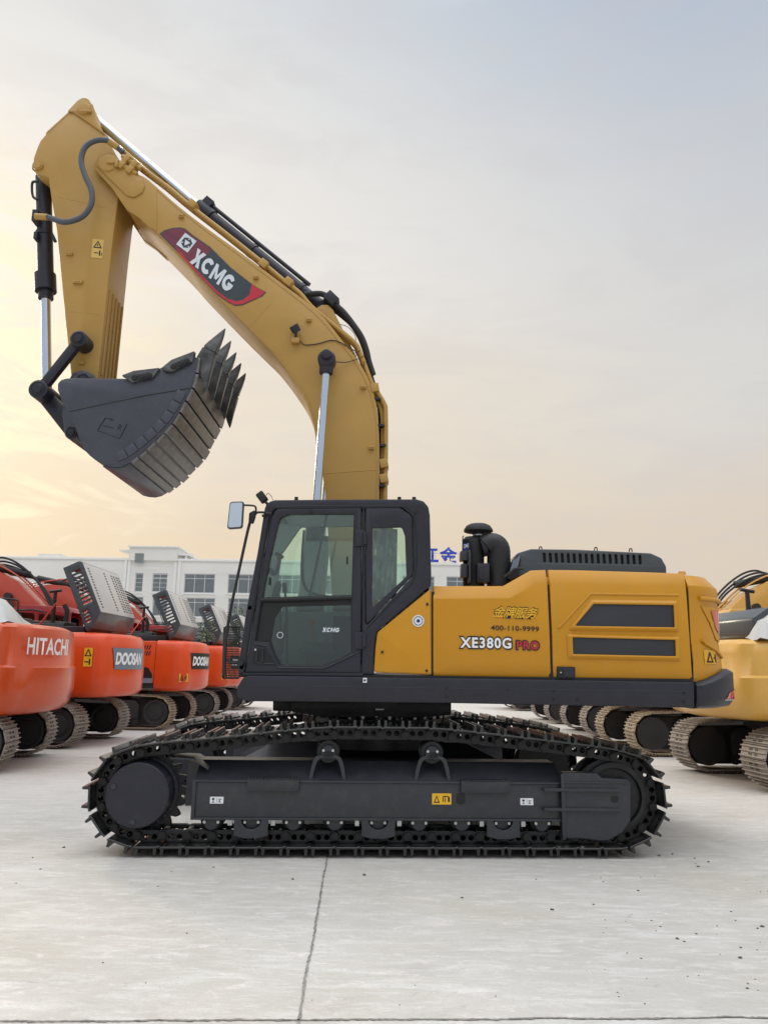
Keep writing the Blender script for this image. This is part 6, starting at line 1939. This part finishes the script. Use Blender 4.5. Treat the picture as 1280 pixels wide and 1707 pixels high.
for i, h_ in enumerate(holes):
    (x0_, z0_), _, (x1_, z1__), _ = h_
    b = MB()
    t = .07
    b.box(x0_, x1_, YB + .12, YB + .20, z0_, z0_ + t); b.box(x0_, x1_, YB + .12, YB + .20, z1__ - t, z1__); b.box(x0_, x0_ + t, YB + .12, YB + .20, z0_ + t, z1__ - t); b.box(x1_ - t, x1_, YB + .12, YB + .20, z0_ + t, z1__ - t)
    n_ = max(1, round((x1_ - x0_) / .9))
    for k in range(1, n_): xm = x0_ + (x1_ - x0_) * k / n_; b.box(xm - .03, xm + .03, YB + .12, YB + .19, z0_ + t, z1__ - t)
    if n_ > 1: zz = z1__ - (z1__ - z0_) * .24; b.box(x0_ + t, x1_ - t, YB + .125, YB + .185, zz - .03, zz + .03)
    wf = b.build('window', 'window_frame', BR)
    b = MB(); b.box(x0_, x1_, YB + .15, YB + .16, z0_, z1__); b.build('pane', 'pane_glass', wf)
    if n_ > 1:
        b = MB(); xa_ = x0_ + rng.uniform(.1, .5); xb2 = x1_ - rng.uniform(.1, .7); b.box(xa_, xb2, YB + .26, YB + .30, z0_ + .1, z1__ - rng.uniform(.2, .7)); b.build('curtain', 'curtain', wf)  # pale curtains, hung in every wide window to imitate haze as well
    b = MB(); b.box(x0_ - .1, x1_ + .1, YB - .08, YB + .1, z0_ - .14, z0_ - .02); b.build('sill', 'building_trim', wf)
# pilasters / tower
tw0, tw1 = q(216.6, 930)[0], q(297, 930)[0]; twz = q(250, 913)[1]
b = MB(); b.box(tw0, tw1, YB - .25, YB + 7, ztop + .02, twz); tower = b.build('stair_tower', 'building_wall', BR)
b = MB(); a = q(226, 939); c = q(242, 923); b.box(a[0], c[0], YB - .27, YB - .2, a[1], c[1]); b.build('window', 'pane_glass', tower)
b = MB(); b.box(tw0 - .15, tw1 + .15, YB - .4, YB + 7, twz, twz + .12); b.box(tw0 - 1.0, tw0, YB - .3, YB + 2, q(213, 919)[1], q(213, 919)[1] + .12); b.build('roof_slab', 'building_trim', tower)
b = MB(); xa, xb_ = q(297, 936)[0], q(311, 936)[0]; zc_ = q(305, 926)[1]; b.box(xa, xb_ + .3, YB - .1, YB + 4, zc_, zc_ + .15); b.box(xb_ - .15, xb_, YB, YB + .2, ztop, zc_); b.box(xa, xb_, YB + 2, YB + 3, ztop, zc_); b.build('roof_canopy', 'building_trim', tower)
b = MB(); 
for px in (209, 215, 292, 299):
    x_ = q(px, 960)[0]; b.box(x_ - .12, x_ + .12, YB - .10, YB, 0, ztop)
for k in range(9):
    zz = ztop - .5 - k * .42; b.box(q(217, 960)[0], q(290, 960)[0], YB - .02, YB, zz, zz + .03)
b.build('pilaster', 'building_trim', BR)
b = MB(); b.box(q(17, 930)[0], q(58, 930)[0], YB + 6, YB + 12, ztop - 1, q(30, 920)[1] + .7); b.build('roof_room', 'building_wall', BR)
# roof sign
sg = root('roof_sign', 'large blue characters standing on the roof of the white office building', 'sign', (q(740, 936)[0], YB, ztop))
me = text_mesh('江金', quad_fn((703, 938), (762, 939), (703, 911), YB + .3), bold=.03, spacing=1.15)
o = place(me, 'sign_characters', 'blue_paint', sg)
mo_ = o.modifiers.new('thick', 'SOLIDIFY'); mo_.thickness = .15
b = MB(); a = q(700, 938); c = q(764, 938)
b.box(a[0], c[0], YB + .45, YB + .52, ztop + .25, ztop + .36); b.box(a[0], c[0], YB + .45, YB + .52, ztop + 1.2, ztop + 1.27)
for k in range(6): xx_ = a[0] + (c[0] - a[0]) * k / 5; b.box(xx_ - .03, xx_ + .03, YB + .42, YB + .5, ztop + .2, ztop + 1.5)
b.build('sign_frame', 'building_trim', sg)

# ================================================================== TREES
def tree(label, px, py, Y, w_, h_, seed):
    rg = random.Random(seed)
    base = at(px, py, Y); base.z = 0
    rt = root('tree', label, 'tree', base)
    b = MB(); H = h_
    b.tube([base, base + Vector((.1, 0, H * .35)), base + Vector((-.05, .1, H * .6))], [.16, .12, .06], 8)
    for k in range(6):
        a = rg.uniform(0, 6.28); s = base + Vector((0, 0, H * (.3 + .05 * k)))
        b.tube([s, s + Vector((cos(a) * w_ * .25, sin(a) * w_ * .25, H * .2))], [.06, .03], 6)
    b.build('trunk', 'bark', rt)
    b = MB()
    cl = [(base + Vector((rg.uniform(-.35, .35) * w_, rg.uniform(-.35, .35) * w_, H * rg.uniform(.45, .9))), rg.uniform(.16, .28) * w_) for _ in range(14)]
    for c, r in cl:
        for _ in range(110):
            d = Vector((rg.gauss(0, 1), rg.gauss(0, 1), rg.gauss(0, 1))).normalized() * r * rg.uniform(.5, 1.08)
            p = c + d; s = rg.uniform(.06, .13); a = Vector((rg.uniform(-1, 1), rg.uniform(-1, 1), rg.uniform(-1, 1))).normalized(); t2 = a.orthogonal().normalized()
            b.poly([p - a * s, p + t2 * s * .6, p + a * s, p - t2 * s * .6])
    b.build('crown', 'leaf', rt)


tree('small light green tree left of the dark cab, in front of the white building', 394, 1060, 50, 2.6, 5.2, 1)
tree('darker low tree half hidden behind the far orange hoods', 352, 1060, 52, 3.4, 4.6, 2)
tree('small tree seen through the cab glass against the white building', 470, 1060, 55, 3.0, 5.0, 3)
